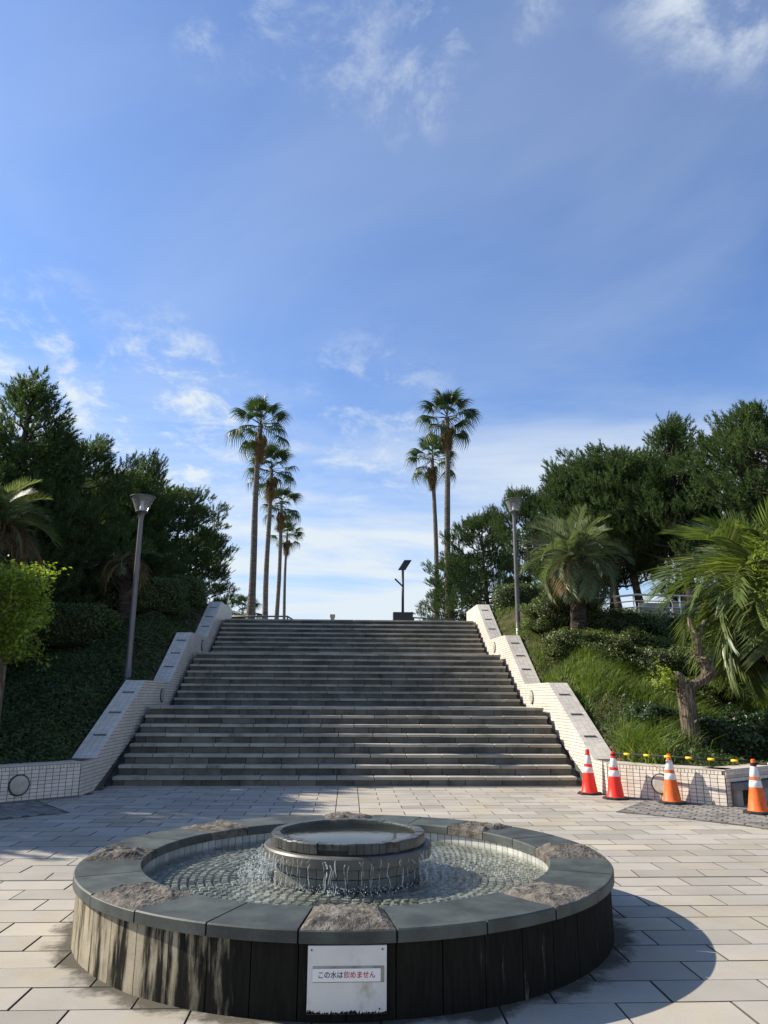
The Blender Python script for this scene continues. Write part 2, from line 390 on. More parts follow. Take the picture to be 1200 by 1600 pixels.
def soup(name, V, mats, mi=None):
    """V: (n, k, 3) array, n loose faces of k corners"""
    n, k, _ = V.shape
    me = bpy.data.meshes.new(name)
    me.vertices.add(n * k); me.vertices.foreach_set('co', np.ascontiguousarray(V, dtype=np.float32).ravel())
    me.loops.add(n * k); me.loops.foreach_set('vertex_index', np.arange(n * k, dtype=np.int32))
    me.polygons.add(n); me.polygons.foreach_set('loop_start', np.arange(0, n * k, k, dtype=np.int32))
    try: me.polygons.foreach_set('loop_total', np.full(n, k, dtype=np.int32))
    except Exception: pass
    for m in (mats if isinstance(mats, (list, tuple)) else [mats]): me.materials.append(m)
    if mi is not None: me.polygons.foreach_set('material_index', mi.astype(np.int32))
    me.update(calc_edges=True); return me
def unit(v): return v / (np.linalg.norm(v, axis=-1, keepdims=True) + 1e-9)
def leaves(P, Nrm, size, aspect=.5, spread=.9, fold=.18):
    """kite-shaped leaves at points P, roughly facing Nrm"""
    n = len(P)
    d = unit(Nrm + rng.normal(0, spread, (n, 3)))
    a = unit(np.cross(d, rng.normal(0, 1, (n, 3))))
    b = np.cross(d, a)
    L = (size * rng.uniform(.6, 1.35, (n, 1)))
    base = P - a * L * .5; tip = P + a * L * .5
    m = P - a * L * .06 + d * L * fold * -.5
    return np.stack([base, m + b * L * aspect * .5 + d * L * fold, tip, m - b * L * aspect * .5 + d * L * fold], 1)
def clip_poly(poly, box):
    """Sutherland-Hodgman: clip axis box (u0,u1,v0,v1) by the convex polygon poly (ccw)"""
    u0, u1, v0, v1 = box
    out = [(u0, v0), (u1, v0), (u1, v1), (u0, v1)]
    for i in range(len(poly)):
        a = poly[i]; b = poly[(i + 1) % len(poly)]
        nx, ny = -(b[1] - a[1]), b[0] - a[0]
        src = out; out = []
        if not src: return []
        for k in range(len(src)):
            p, q = src[k], src[(k + 1) % len(src)]
            dp = (p[0] - a[0]) * nx + (p[1] - a[1]) * ny; dq = (q[0] - a[0]) * nx + (q[1] - a[1]) * ny
            if dp >= 0: out.append(p)
            if (dp >= 0) != (dq >= 0):
                t = dp / (dp - dq); out.append((p[0] + (q[0] - p[0]) * t, p[1] + (q[1] - p[1]) * t))
    clean = []
    for p in out:
        if not clean or abs(p[0] - clean[-1][0]) + abs(p[1] - clean[-1][1]) > 1e-4: clean.append(p)
    if len(clean) > 2 and abs(clean[0][0] - clean[-1][0]) + abs(clean[0][1] - clean[-1][1]) < 1e-4: clean.pop()
    return clean if len(clean) >= 3 else []
def tile_plane(mb, o, u, v, poly, tu=.106, tv=.056, gap=.008, depth=.006, mi=0, bond=0):
    """tiles proud of a plane, trimmed to a convex outline given in (u, v)"""
    o, u, v = Vector(o), Vector(u).normalized(), Vector(v).normalized(); n = u.cross(v)
    us = [p[0] for p in poly]; vs_ = [p[1] for p in poly]
    i0, i1 = math.floor(min(us) / tu), math.ceil(max(us) / tu); j0, j1 = math.floor(min(vs_) / tv), math.ceil(max(vs_) / tv)
    for j in range(j0, j1):
        for i in range(i0, i1):
            s = bond * tu * .5 * (j % 2)
            q = clip_poly(poly, (i * tu + gap / 2 + s, (i + 1) * tu - gap / 2 + s, j * tv + gap / 2, (j + 1) * tv - gap / 2))
            if len(q) < 3: continue
            ar = abs(sum(q[k][0] * q[(k + 1) % len(q)][1] - q[(k + 1) % len(q)][0] * q[k][1] for k in range(len(q)))) / 2
            if ar < 2e-4: continue
            k = len(q)
            lo = [o + u * a + v * b for a, b in q]; hi = [p + n * depth for p in lo]
            mb.add(lo + hi, [tuple(range(k, 2 * k))] + [(t, (t + 1) % k, k + (t + 1) % k, k + t) for t in range(k)], mi)

# ------------------------------------------------------------------ layout numbers
AX = .016                      # axis of stairs and fountain
D0, RISE, RUN = 13.718, .165, .3034
Y1E = D0 + 7 * RUN; Y2S = Y1E + 2.133; Y2E = Y2S + 7 * RUN; Y3S = Y2E + 2.138; Y3E = Y3S + 7 * RUN
TOP = 24 * RISE
HW = 4.04                      # half width of steps
WI, WO = 4.165, 4.56           # stair walls, inner and outer face
CORN = (4.163, 12.47); CORN2 = (5.46, 11.17)
def wall_top(y):
    return np.interp(y, [13.15, Y1E, Y2S, Y2E, Y3S, Y3E], [.515, 1.83, 1.83, 3.155, 3.195, 4.5])
def hill_z(x, y):
    x = np.asarray(x, float); y = np.asarray(y, float); ax = np.abs(x - AX)
    yb = np.where(ax < CORN2[0], CORN[1] - 1.0 * (ax - CORN[0]), np.where(ax < 7, CORN2[1] + .6 * (ax - CORN2[0]), 12.3))
    d = np.maximum(0, y - yb - .3)
    z = .44 + .375 * d * d / (d + 1.0)
    z = 4.25 - np.log1p(np.exp((4.25 - z) * 3)) / 3 if False else np.minimum(z, 4.25 + .02 * (z - 4.25))
    near = np.clip((ax - WO) / 1.3, 0, 1)
    cap = wall_top(y) - .14
    z = np.where(y > 13.0, np.minimum(z, cap + near * 1.2 + (near > .99) * 9), z)
    z = z + .05 * np.sin(x * 2.1 + 1.3 * y) * np.clip(d, 0, 1) + .04 * np.sin(3.7 * x - 1.1 * y) * np.clip(d, 0, 1)
    return z

# ------------------------------------------------------------------ setting
g = MB(); g.add([(-400, -200, -.03), (400, -200, -.03), (400, 600, -.03), (-400, 600, -.03)], [(0, 1, 2, 3)])
tag(g.build('ground', M['ground']), kind='structure')
for sx, nm in ((-1, 'hillside'), (1, 'hillside')):
    xs = np.concatenate([np.linspace(4.13, 6.2, 16), np.linspace(6.4, 14, 26), np.linspace(15, 60, 10)])
    ys = np.concatenate([np.linspace(11.0, 27, 84), np.linspace(28, 120, 12)])
    X, Y = np.meshgrid(xs, ys); Z = hill_z(AX + sx * X, Y)
    inside = Y < np.where(X < CORN2[0], CORN[1] - 1.0 * (X - CORN[0]), np.where(X < 7, CORN2[1] + .6 * (X - CORN2[0]), 12.3)) + .12
    Z = np.where(inside | (X < WO - .1), -.4, Z)
    v = np.stack([AX + sx * X, Y, Z], -1).reshape(-1, 3); nx = len(xs); f = []
    for j in range(len(ys) - 1):
        for i in range(nx - 1):
            q = (j * nx + i, j * nx + i + 1, (j + 1) * nx + i + 1, (j + 1) * nx + i); f.append(q if sx > 0 else q[::-1])
    mb = MB(); mb.v = [tuple(p) for p in v]; mb.f = f; mb.m = [0] * len(f)
    tag(mb.build(nm, M['soil'], smooth=True), kind='structure')
mb = MB(); mb.box((-4.55 + AX, Y3E + .32, 2.5), (4.55 + AX, 27, TOP - .004)); mb.box((-40, 26.98, 2), (40, 420, TOP - .008))
tag(mb.build('upper_terrace', M['terrace']), kind='structure')

# ---- plaza paving: slabs .6 x .3, running bond, a narrow column of single slabs down the axis
plaza = MB(); plaza.add([(-14, -6, -.012), (14, -6, -.012), (14, 13.75, -.012), (-14, 13.75, -.012)], [(0, 1, 2, 3)])
plaza = tag(plaza.build('plaza_paving', M['mortar']), kind='structure')
FC = (AX, 5.864); PR = 6.1
def in_pavers(x, y, m=0):
    r = math.hypot(x - FC[0], y - FC[1]); a = math.atan2(y - FC[1], abs(x - FC[0]))
    return r > PR + m and a < R(53.1) - m / max(r, .1) and a > R(-30)
slabs = []
for n in range(-28, 32):
    y0 = 4.232 + .3 * n; y1 = y0 + .3
    if y1 > 13.72: y1 = 13.705
    if y0 > 13.6: continue
    ph = 0 if n % 2 else .3
    row = [(-.165, .165)]
    for s in (-1, 1):
        a = .165; b = a + (ph if ph else .6)
        while a < 13.5:
            row.append((a, b) if s > 0 else (-b, -a)); a, b = b, b + .6
    for a, b in row:
        cx, cy = AX + (a + b) / 2, (y0 + y1) / 2
        far = max(math.hypot(x - FC[0], y - FC[1]) for x in (AX + a, AX + b) for y in (y0, y1))
        if far < 1.75: continue
        if all(in_pavers(x, y, .08) for x in (AX + a, AX + b) for y in (y0, y1)): continue
        lw = abs(cx - AX)
        if cy > 12.4 and lw > 4.5: continue
        if lw > 4.3 and cy > CORN[1] - 1.0 * (lw - CORN[0]) + .3: continue
        slabs.append((cx, cy, b - a, y1 - y0, n))
def vis_key(s):
    x, y, w, d, n = s
    fw = y * math.cos(_p) - 1.5 * math.sin(_p)
    if fw < .5: return -1
    u = 600 + 1166 * (x - .045 * y) / fw; v = 800 + 1166 * (y * math.sin(_p) + 1.5 * math.cos(_p)) / fw
    if not (-15 < u < 1215 and v < 1640): return -1
    r = math.hypot(x - FC[0], y - FC[1])
    if r < 1.8: return -1
    return w * d / fw ** 3
vis = sorted(slabs, key=vis_key, reverse=True)
solo = set(id(s) for s in vis[:300])
slab_mesh = {}
rest = MB()
for s in slabs:
    x, y, w, d, n = s
    gut = (n == 9)
    if id(s) in solo:
        k = (round(w, 3), round(d, 3))
        if k not in slab_mesh:
            mm = MB().chamfer_box((-w / 2 + .0035, -d / 2 + .0035, -.03), (w / 2 - .0035, d / 2 - .0035, 0), .003, side=1); slab_mesh[k] = mm.mesh('paving_slab', [M['slab'], M['mortar']])
        o = inst('paving_slab', slab_mesh[k], plaza, (x, y, -.008 if gut else random.uniform(-.0015, .0015)),
                 (R(4.0) if gut else random.gauss(0, .0025), random.gauss(0, .0012), 0))
    else:
        z = random.uniform(-.0015, .0015)
        rest.chamfer_box((x - w / 2 + .0035, y - d / 2 + .0035, -.03), (x + w / 2 - .0035, y + d / 2 - .0035, z), .003, side=1)
tag(rest.build('paving_slabs', [stone('slab_far', (.365, .332, .278), .85, .10, 1.1, 150, .22, .35, .10, .25, island=True, stain=(.60, .80), stain_col=(.20, .165, .115), stain_scale=.9, hue=(1.05, 1.0, .86), damp=True), M['mortar']], plaza), kind='stuff')

# ---- grey block paving in the two side bays
for sx in (-1, 1):
    base = MB(); pav = MB()
    rad = [PR, 7, 8, 9.5]; angs = [R(t) for t in np.linspace(-28, 53.1, 24)]
    pt = lambda r, a, z: (FC[0] + sx * r * math.cos(a), FC[1] + r * math.sin(a), z)
    for i in range(len(angs) - 1):
        q = [pt(PR, angs[i], .0035), pt(9.6, angs[i], .0035), pt(9.6, angs[i + 1], .0035), pt(PR, angs[i + 1], .0035)]
        base.add(q if sx > 0 else q[::-1], [(0, 1, 2, 3)])
    b = tag(base.build('block_paving', M['mortar']), kind='structure')
    c, s = math.cos(R(45)), math.sin(R(45))
    for i in range(-90, 90):
        for j in range(-60, 60):
            u0 = i * .105; v0 = j * .205 + (.1025 if i % 2 else 0)
            cx, cy = FC[0] + sx * 7.2 + (u0 * c - v0 * s), FC[1] + 3.2 + (u0 * s + v0 * c)
            if (cx - AX) * sx < 3.3 or not in_pavers(cx, cy, .05) or math.hypot(cx - FC[0], cy - FC[1]) > 9.5: continue
            ax = abs(cx - AX)
            if cy > CORN[1] - 1.0 * (ax - CORN[0]) + .25 and ax < 5.7: continue
            if cy > 12.6: continue
            m4 = Matrix.Translation((cx, cy, random.uniform(.007, .013))) @ Matrix.Rotation(R(45), 4, 'Z') @ Euler((random.gauss(0, .02), random.gauss(0, .02), random.gauss(0, .02))).to_matrix().to_4x4()
            vs = [m4 @ Vector(p) for p in ((-.047, -.096, -.01), (.047, -.096, -.01), (.047, .096, -.01), (-.047, .096, -.01), (-.040, -.089, 0), (.040, -.089, 0), (.040, .089, 0), (-.040, .089, 0))]
            pav.add(vs, [(4, 5, 6, 7), (0, 1, 5, 4), (1, 2, 6, 5), (2, 3, 7, 6), (3, 0, 4, 7)])
    tag(pav.build('paver_blocks', M['paver'], b), kind='stuff')

# ------------------------------------------------------------------ staircase
st = empty('staircase', (AX, D0, 0), 'wide grey stone staircase of three flights rising between white tiled walls', 'stairs')
tread_meshes = {}; riser_meshes = {}
def slab_piece(store, nm, w, d, h, mat, c=.006):
    k = (round(w, 3), round(d, 3), round(h, 3))
    if k not in store:
        m_ = MB().chamfer_box((-w / 2, -d / 2, -h), (w / 2, d / 2, 0), c)
        m_.add([(-w / 2, -d / 2, -h), (w / 2, -d / 2, -h), (w / 2, d / 2, -h), (-w / 2, d / 2, -h)], [(3, 2, 1, 0)])
        store[k] = m_.mesh(nm, mat)
    return store[k]
far_tread = stone('tread_far', (.33, .305, .26), .85, .15, 2, 140, .25, .25, .14, .25, island=True, stain=(.50, .74), stain_col=(.13, .145, .10), stain_scale=1.6)
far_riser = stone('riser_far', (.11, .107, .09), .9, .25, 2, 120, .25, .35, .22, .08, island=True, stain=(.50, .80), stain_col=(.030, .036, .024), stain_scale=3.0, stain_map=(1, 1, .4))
steps_y = [D0 + i * RUN for i in range(8)] + [Y2S + i * RUN for i in range(8)] + [Y3S + i * RUN for i in range(8)]
SL = .655
for k, y in enumerate(steps_y):
    z = (k + 1) * RISE; yl = y - D0
    nxt = steps_y[k + 1] if k < 23 else y + .6
    core = MB().box((-HW + .02, yl + .05, -.02 if k == 0 else z - RISE - .12), (HW - .02, nxt - D0 + .06, z - .052))
    stp = core.build('step', M['core'], st)
    landing = (k in (7, 15))
    edges = [-HW]; a = -HW + SL * (.35 if k % 2 else .85) * (1 + .08 * math.sin(k * 2.3))
    while a < HW - .15: edges.append(a); a += SL * random.uniform(.985, 1.015)
    edges.append(HW)
    fm = MB(); dpt = (.62 if k == 23 else .335)
    for a, b in zip(edges[:-1], edges[1:]):
        w = b - a - .011
        if k < 20:
            wq = round(w / .004) * .004 - .002
            o = inst('tread_slab', slab_piece(tread_meshes, 'tread_slab', wq, dpt, .052, M['tread']), stp, ((a + b) / 2, yl + dpt / 2, z + random.uniform(-.002, .002)), (random.gauss(0, .003), random.gauss(0, .0015), 0))
        else: fm.chamfer_box((a + .006, yl, z - .052), (b - .006, yl + dpt, z), .006)
    if fm.v: tag(fm.build('tread_slabs', far_tread, stp), kind='stuff')
    if landing:
        lm = MB()
        for rr in range(1, 7):
            ya = yl + rr * .335 + .004; yb = min(ya + .33, nxt - D0 + .03)
            if yb - ya < .05: continue
            for i in range(13):
                xa = -HW + i * .6215; lm.chamfer_box((xa + .003, ya, z - .05), (xa + .6185, yb, z - .001), .003)
        tag(lm.build('landing_slabs', far_tread, stp), kind='stuff')
    edges = [-HW + .01]; a = -HW + SL * (.75 if k % 2 else .3)
    while a < HW - .15: edges.append(a); a += SL * random.uniform(.98, 1.02)
    edges.append(HW - .01)
    fm = MB(); rh = RISE - .056
    for a, b in zip(edges[:-1], edges[1:]):
        w = b - a - .010
        if k < 20:
            wq = round(w / .004) * .004 - .002
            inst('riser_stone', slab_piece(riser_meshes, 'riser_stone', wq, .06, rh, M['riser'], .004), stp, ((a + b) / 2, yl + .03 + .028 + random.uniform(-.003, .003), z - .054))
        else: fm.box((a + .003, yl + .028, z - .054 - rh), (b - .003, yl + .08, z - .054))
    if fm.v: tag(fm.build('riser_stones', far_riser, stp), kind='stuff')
MB().box((-HW - .05, -.07, -.02), (HW + .05, .05, .018)).build('plinth_strip', M['tread'], st)
MB().add([(-HW - .11, -.1, -.02), (-HW + .02, -.1, -.02), (-HW + .02, Y1E - D0, 1.02), (-HW - .11, Y1E - D0, 1.02)], [(0, 1, 2, 3)]) \
    .add([(-HW - .11, Y1E - D0, 1.14), (-HW + .02, Y1E - D0, 1.14), (-HW + .02, Y2S - D0, 1.2), (-HW - .11, Y2S - D0, 1.2)], [(0, 1, 2, 3)]) \
    .add([(-HW - .11, Y2S - D0, 1.25), (-HW + .02, Y2S - D0, 1.25), (-HW + .02, Y3S - D0 - 1.9, 2.36), (-HW - .11, Y3S - D0 - 1.9, 2.36)], [(0, 1, 2, 3)]) \
    .add([(-HW - .11, Y3S - D0 - 1.9, 2.5), (-HW + .02, Y3S - D0 - 1.9, 2.5), (-HW + .02, Y3S - D0, 2.55), (-HW - .11, Y3S - D0, 2.55)], [(0, 1, 2, 3)]) \
    .add([(-HW - .11, Y3S - D0, 2.55), (-HW + .02, Y3S - D0, 2.55), (-HW + .02, Y3E - D0 + .1, 3.7), (-HW - .11, Y3E - D0 + .1, 3.7)], [(0, 1, 2, 3)]) \
    .build('side_gutter', M['core'], st)
gb = bpy.data.objects['side_gutter']; inst('side_gutter', gb.data, st, (2 * HW + .09, 0, 0))

# ------------------------------------------------------------------ stair walls with low planter walls
segs = [(13.15, Y1E, .515, 1.83), (Y1E, Y2S, 1.83, 1.83), (Y2S, Y2E, 1.83, 3.155), (Y2E, Y3S, 3.155, 3.195), (Y3S, Y3E, 3.195, 4.5), (Y3E, 26.6, 4.5, 4.5)]
tile_unit = MB().chamfer_box((-.049, -.024, -.004), (.049, .024, .006), .002).mesh('tile', M['tile1'])
sold_unit = MB().chamfer_box((-.023, -.024, -.004), (.023, .024, .006), .002).mesh('tile', M['tile1'])
for sx in (-1, 1):
    side = 'shaded' if sx < 0 else 'sunlit'
    wl = empty('stair_wall', (AX + sx * WI, 13.0, 0),
               'stepped white tiled side wall of the stairs, beneath the dark bank of pines' if sx < 0 else 'stepped white tiled side wall of the stairs, beside the grassy bank', 'wall', 'tiled stair walls')
    ox, oy = AX + sx * WI, 13.0
    prof = [(12.47, 0), (12.47, .515)] + [(a, z0) for a, b, z0, z1 in segs] + [(26.6, 4.5), (26.6, 0)]
    mb = MB(); n = len(prof)
    for xx in (0, sx * (WO - WI)): mb.v += [(xx, y - oy, z) for y, z in prof]
    # body as strips so every face is convex
    mb = MB(); pz = [(12.47, .515)] + [(a, z0) for a, b, z0, z1 in segs] + [(26.6, 4.5)]
    for (ya, za), (yb, zb) in zip(pz[:-1], pz[1:]):
        w = sx * (WO - WI)
        vs = [(0, ya - oy, -.1), (w, ya - oy, -.1), (w, yb - oy, -.1), (0, yb - oy, -.1), (0, ya - oy, za - .007), (w, ya - oy, za - .007), (w, yb - oy, zb - .007), (0, yb - oy, zb - .007)]
        fs = [(4, 5, 6, 7), (0, 4, 7, 3), (1, 2, 6, 5)]
        mb.add(vs, fs if sx > 0 else [f[::-1] for f in fs])
    mb.add([(0, -.53, -.1), (sx * .4, -.53, -.1), (sx * .4, -.53, .508), (0, -.53, .508)], [(0, 1, 2, 3)])
    mb.build('wall_body', M['grout'], wl)
    tl = MB(); cp = MB()
    allseg = [(12.472, 13.15, .515, .515)] + segs
    for a, b, z0, z1 in allseg:
        zb0 = max(0, np.interp(a, [13.5, Y1E, Y2S, Y2E, Y3S, Y3E], [0, 1.1, 1.2, 2.4, 2.5, 3.8]) - .15)
        zb1 = max(0, np.interp(b, [13.5, Y1E, Y2S, Y2E, Y3S, Y3E], [0, 1.1, 1.2, 2.4, 2.5, 3.8]) - .15)
        q = [(a - oy, zb0), (b - oy, zb1), (b - oy, z1), (a - oy, z0)]
        if sx < 0: tile_plane(tl, (0, 0, 0), (0, 1, 0), (0, 0, 1), q)
        else: tile_plane(tl, (0, 0, 0), (0, -1, 0), (0, 0, 1), [(-x, z) for x, z in q[::-1]])
        L_ = math.hypot(b - a, z1 - z0)
        if a > 13:
            u = (1, 0, 0); x0 = -(WO - WI) if sx < 0 else 0
            tile_plane(cp, (x0 - .006 * (sx > 0), a - oy, z0 - .007), u, (0, b - a, z1 - z0), [(0, .004), (WO - WI + .006, .004), (WO - WI + .006, L_ - .002), (0, L_ - .002)], tu=.1, tv=.05, gap=.006)
    if sx < 0:   # far end and outer side above the bank
        pass
    tag(tl.build('side_tiles', M['tile'], wl), kind='stuff')
    tag(cp.build('cap_tiles', M['cap_tile'], wl), kind='stuff')
    # small stop bars across the sloping caps
    for (a, b, z0, z1) in (segs[0], segs[2], segs[4]):
        sl = math.atan2(z1 - z0, b - a)
        for t in ((.25, .53, .81) if a < 14 else (.28, .55, .82)):
            y = a + (b - a) * t; z = z0 + (z1 - z0) * t
            MB().box((-.11, -.014, -.004), (.11, .014, .016)).build('stop_bar', M['metal_grey'], wl, loc=(sx * (WO - WI) * .45, y - oy, z + .002), rot=(sl, 0, 0))
    # low planter wall in front of the bank
    lw = empty('planter_wall', (AX + sx * CORN[0], CORN[1], 0),
               'low white tiled planter wall at the foot of the dark bank' if sx < 0 else 'low white tiled planter wall behind the traffic cones', 'wall', 'low planter walls')
    c0 = Vector((0, 0)); c1 = Vector((sx * (CORN2[0] - CORN[0]), CORN2[1] - CORN[1])); dv = (c1 - c0); Ln = dv.length; dv.normalize()
    nn = Vector((-dv.y, dv.x)) if sx < 0 else Vector((dv.y, -dv.x))
    if nn.y > 0: nn = -nn
    H = .515
    back = -nn * .34
    def prism_wall(p0, p1, bk, h, nm, mt, z0=-.1, par=lw):
        q = [p0, p1, p1 + bk, p0 + bk]; vs = [(p.x, p.y, z0) for p in q] + [(p.x, p.y, h) for p in q]
        fs = [(4, 5, 6, 7), (0, 1, 5, 4), (1, 2, 6, 5), (2, 3, 7, 6), (3, 0, 4, 7)]
        mbx = MB().add(vs, fs)
        o = mbx.build(nm, mt, par); return o
    prism_wall(c0, c1, back, H - .022, 'wall_body', M['grout'])
    prism_wall(c0 + nn * .007, c1 + nn * .007, back, H, 'cap', M['cap'], z0=H - .02)
    ang = math.atan2(dv.y, dv.x) if sx > 0 else math.atan2(-dv.y, -dv.x)
    for j in range(9):
        z = .004 + .028 + j * .054
        top = (j == 8)
        step = .054 if top else .107
        cnt = int((Ln - .01) / step)
        for i in range(cnt):
            u = .01 + (i + .5) * step
            if u > Ln - step / 2 + .02: continue
            p = c0 + dv * u + nn * .001
            inst('tile', sold_unit if top else tile_unit, lw, (p.x, p.y, z), (R(90), 0, ang))
    # return face of the bay with its bench
    e1 = Vector((sx * (6.6 - CORN[0]), 11.93 - CORN[1])); rv = (e1 - c1).normalized(); rl = (e1 - c1).length
    rn = Vector((rv.y, -rv.x)) if rv.y * 1 > 0 and sx > 0 else Vector((-rv.y, rv.x))
    if rn.y > 0: rn = -rn
    prism_wall(c1 + rv * .1, e1, -rn * .34, .40, 'bay_wall_top', M['grout'], z0=.335)
    prism_wall(c1 + rv * .1 - rn * .3, e1 - rn * .3, -rn * .06, .34, 'bay_wall_recess', M['concrete'])
    prism_wall(c1 + rv * .002, c1 + rv * .1, -rn * .34, .40, 'bay_wall_end', M['grout'])
    prism_wall(c1 - rv * .0 + rn * .007, e1 + rn * .007, -rn * .36, H, 'cap', M['cap'], z0=.40)
    rt_ = MB()
    o3 = (c1.x, c1.y, 0)
    if sx > 0:
        tile_plane(rt_, o3, (rv.x, rv.y, 0), (0, 0, 1), [(.104, .335), (rl, .335), (rl, .40), (.104, .40)])
        tile_plane(rt_, o3, (rv.x, rv.y, 0), (0, 0, 1), [(.0, 0), (.1, 0), (.1, .40), (0, .40)])
        tile_plane(rt_, (c1.x + rn.x * .007, c1.y + rn.y * .007, 0), (rv.x, rv.y, 0), (0, 0, 1), [(0, .44), (rl, .44), (rl, .5), (0, .5)], tu=.054, tv=.06)
    tag(rt_.build('bay_tiles', M['tile'], lw), kind='stuff') if rt_.v else None
    e2 = Vector((sx * (9.5 - CORN[0]), 12.0 - CORN[1])); e3 = Vector((sx * (16 - CORN[0]), 11.0 - CORN[1]))
    prism_wall(e1, e2, Vector((0, .34)), H, 'wall_body', M['cap']); prism_wall(e2, e3, Vector((0, .34)), H, 'wall_body', M['cap'])
    if sx > 0:
        bz = math.atan2(rv.y, rv.x)
        bn = empty('bench', (AX + CORN[0] + c1.x + rv.x * .11, CORN[1] + c1.y + rv.y * .11, 0), 'grey stone bench set into the planter wall beyond the traffic cones', 'bench', rz=bz)
        for i in range(5): MB().chamfer_box((.004 + i * .2, -.10, .225), (.198 + i * .2, .28, .325), .006).build('seat_block', M['bench_stone'], bn)
        for i in (0, 1): MB().box((.05 + i * .75, -.06, 0), (.20 + i * .75, .2, .224)).build('leg', M['concrete'], bn)
    # edge strip on the ground in front of the low wall
    prism_wall(c0 + nn * .01, c1 + nn * .01, nn * .07, .022, 'base_strip', M['metal_grey'])

# round wall lights
disc_p = MB().lathe([(.0, .032), (.10, .032), (.128, .028), (.135, .018)], 40).mesh('cover', M['disc'], False)
disc_r = MB().lathe([(.135, .019), (.152, .019), (.154, 0)], 40).mesh('ring', M['disc_dark'])
def wall_light(p, nrm, label):
    o = empty('wall_light', p, label, 'light', 'round wall lights')
    q = Vector(nrm).to_track_quat('Z', 'Y'); o.rotation_mode = 'QUATERNION'; o.rotation_quaternion = q
    inst('cover', disc_p, o); inst('ring', disc_r, o)
_n = Vector((-.576, -.817, 0))
def on_low(sx, u, z):
    d = Vector((sx * (CORN2[0] - CORN[0]), CORN2[1] - CORN[1])); d.normalize()
    return (AX + sx * CORN[0] + d.x * u - sx * .707 * .007, CORN[1] + d.y * u - .707 * .007, z)
wall_light(on_low(-1, .93, .235), (.707, -.707, 0), 'round grey light in the low planter wall below the dark bank')
wall_light(on_low(1, .88, .25), (-.707, -.707, 0), 'round grey light in the low wall behind the orange cone')
for sx in (-1, 1):
    w = 'on the wall by the dark bank' if sx < 0 else 'on the wall by the grassy bank'
    wall_light((AX + sx * (WI - .007), 17.3, 1.53), (-sx, 0, 0), 'round wall light above the lower landing ' + w)
    wall_light((AX + sx * (WI - .007), 21.55, 2.92), (-sx, 0, 0), 'round wall light above the upper landing ' + w)

# ------------------------------------------------------------------ fountain
fo = empty('fountain', (FC[0], FC[1], 0), 'round stone fountain with dark coping and a tiled bowl overflowing in the middle', 'fountain')
RO, RI, ZR, ZT = 1.85, 1.43, .405, .062
NC = 24; dA = 2 * math.pi / NC
def arc_block(r0, r1, z0, z1, a0, a1, n, bev=.006, top_fn=None, nr=1):
    mb = MB(); A = np.linspace(a0, a1, n + 1)
    rs = [r0, r0 + bev] + list(np.linspace(r0 + bev, r1 - bev, nr + 1)[1:-1]) + [r1 - bev, r1]
    prof = [(r0, z0)] + [(r0, z1 - bev)] + [(r, z1) for r in rs[1:-1]] + [(r1, z1 - bev), (r1, z0)]
    m = len(prof)
    for i, a in enumerate(A):
        for k, (r, z) in enumerate(prof):
            zz = z
            if top_fn and 2 <= k <= m - 3: zz = z + top_fn((a - a0) / (a1 - a0), (r - r0) / (r1 - r0), r * math.cos(a), r * math.sin(a))
            mb.v.append((r * math.cos(a), r * math.sin(a), zz))
    for i in range(n):
        for k in range(m):
            q = (k + 1) % m
            mb.f.append((i * m + k, (i + 1) * m + k, (i + 1) * m + q, i * m + q))
    mb.f.append(tuple(range(m))); mb.f.append(tuple(n * m + k for k in range(m))[::-1]); mb.m = [0] * len(mb.f)
    return mb
gapA = .0028
smooth_me = arc_block(RI, RO, ZR - ZT, ZR, -dA / 2 + gapA, dA / 2 - gapA, 8, .007).mesh('coping_stone', M['coping'])
def rough_top(seed):
    r_ = np.random.default_rng(seed); ph = r_.uniform(0, 6.28, (14,)); fr = r_.uniform(8, 60, (14, 2)) * r_.choice([-1, 1], (14, 2))
    def f(s, t, x, y):
        e = min(1, min(s, 1 - s) * 9, min(t, 1 - t) * 5)
        h = .026 + .012 * math.sin(3 * s + seed)
        for k in range(14): h += .055 / (8 + .8 * np.hypot(*fr[k])) * math.sin(fr[k][0] * x + fr[k][1] * y + ph[k]) * 1.3
        h += r_.uniform(-.004, .004)
        return max(.002, h) * e
    return f
for i in range(NC):
    a = -math.pi / 2 + i * dA
    if i % 3 == 0:
        o = arc_block(RI, RO, ZR - ZT, ZR - .004, -dA / 2 + gapA, dA / 2 - gapA, 26, .007, rough_top(i), 20).build('rough_coping_stone', M['rough_stone'], fo, rot=(0, 0, a))
        # its sawn outer face stays dark
        f_ = arc_block(RO - .01, RO + .002, ZR - ZT, ZR - .006, -dA / 2 + gapA, dA / 2 - gapA, 8, .003).build('sawn_face', M['coping'], o)
    else: inst('coping_stone', smooth_me, fo, (0, 0, random.uniform(-.001, .001)), (random.gauss(0, .001), 0, a))
NP = 48; dP = 2 * math.pi / NP
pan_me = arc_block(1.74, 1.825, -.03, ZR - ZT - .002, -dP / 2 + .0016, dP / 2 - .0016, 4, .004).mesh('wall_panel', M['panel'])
for i in range(NP):
    a = -math.pi / 2 + (i + .5) * dP
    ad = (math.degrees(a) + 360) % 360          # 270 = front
    s = np.interp(ad, [0, 60, 120, 180, 208, 222, 236, 246, 256, 270, 340, 360], [.36, .25, .1, .10, .12, .20, .21, .30, .40, .42, .42, .40]) + random.uniform(-.05, .05)  # panel darkness by facing angle: least at back left, most at front and right
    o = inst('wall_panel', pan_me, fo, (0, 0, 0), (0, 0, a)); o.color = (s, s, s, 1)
MB().lathe([(1.735, -.03), (1.735, ZR - ZT - .004), (1.46, ZR - ZT - .004), (1.46, .225), (0.01, .225)], 96).build('basin', M['core'], fo)
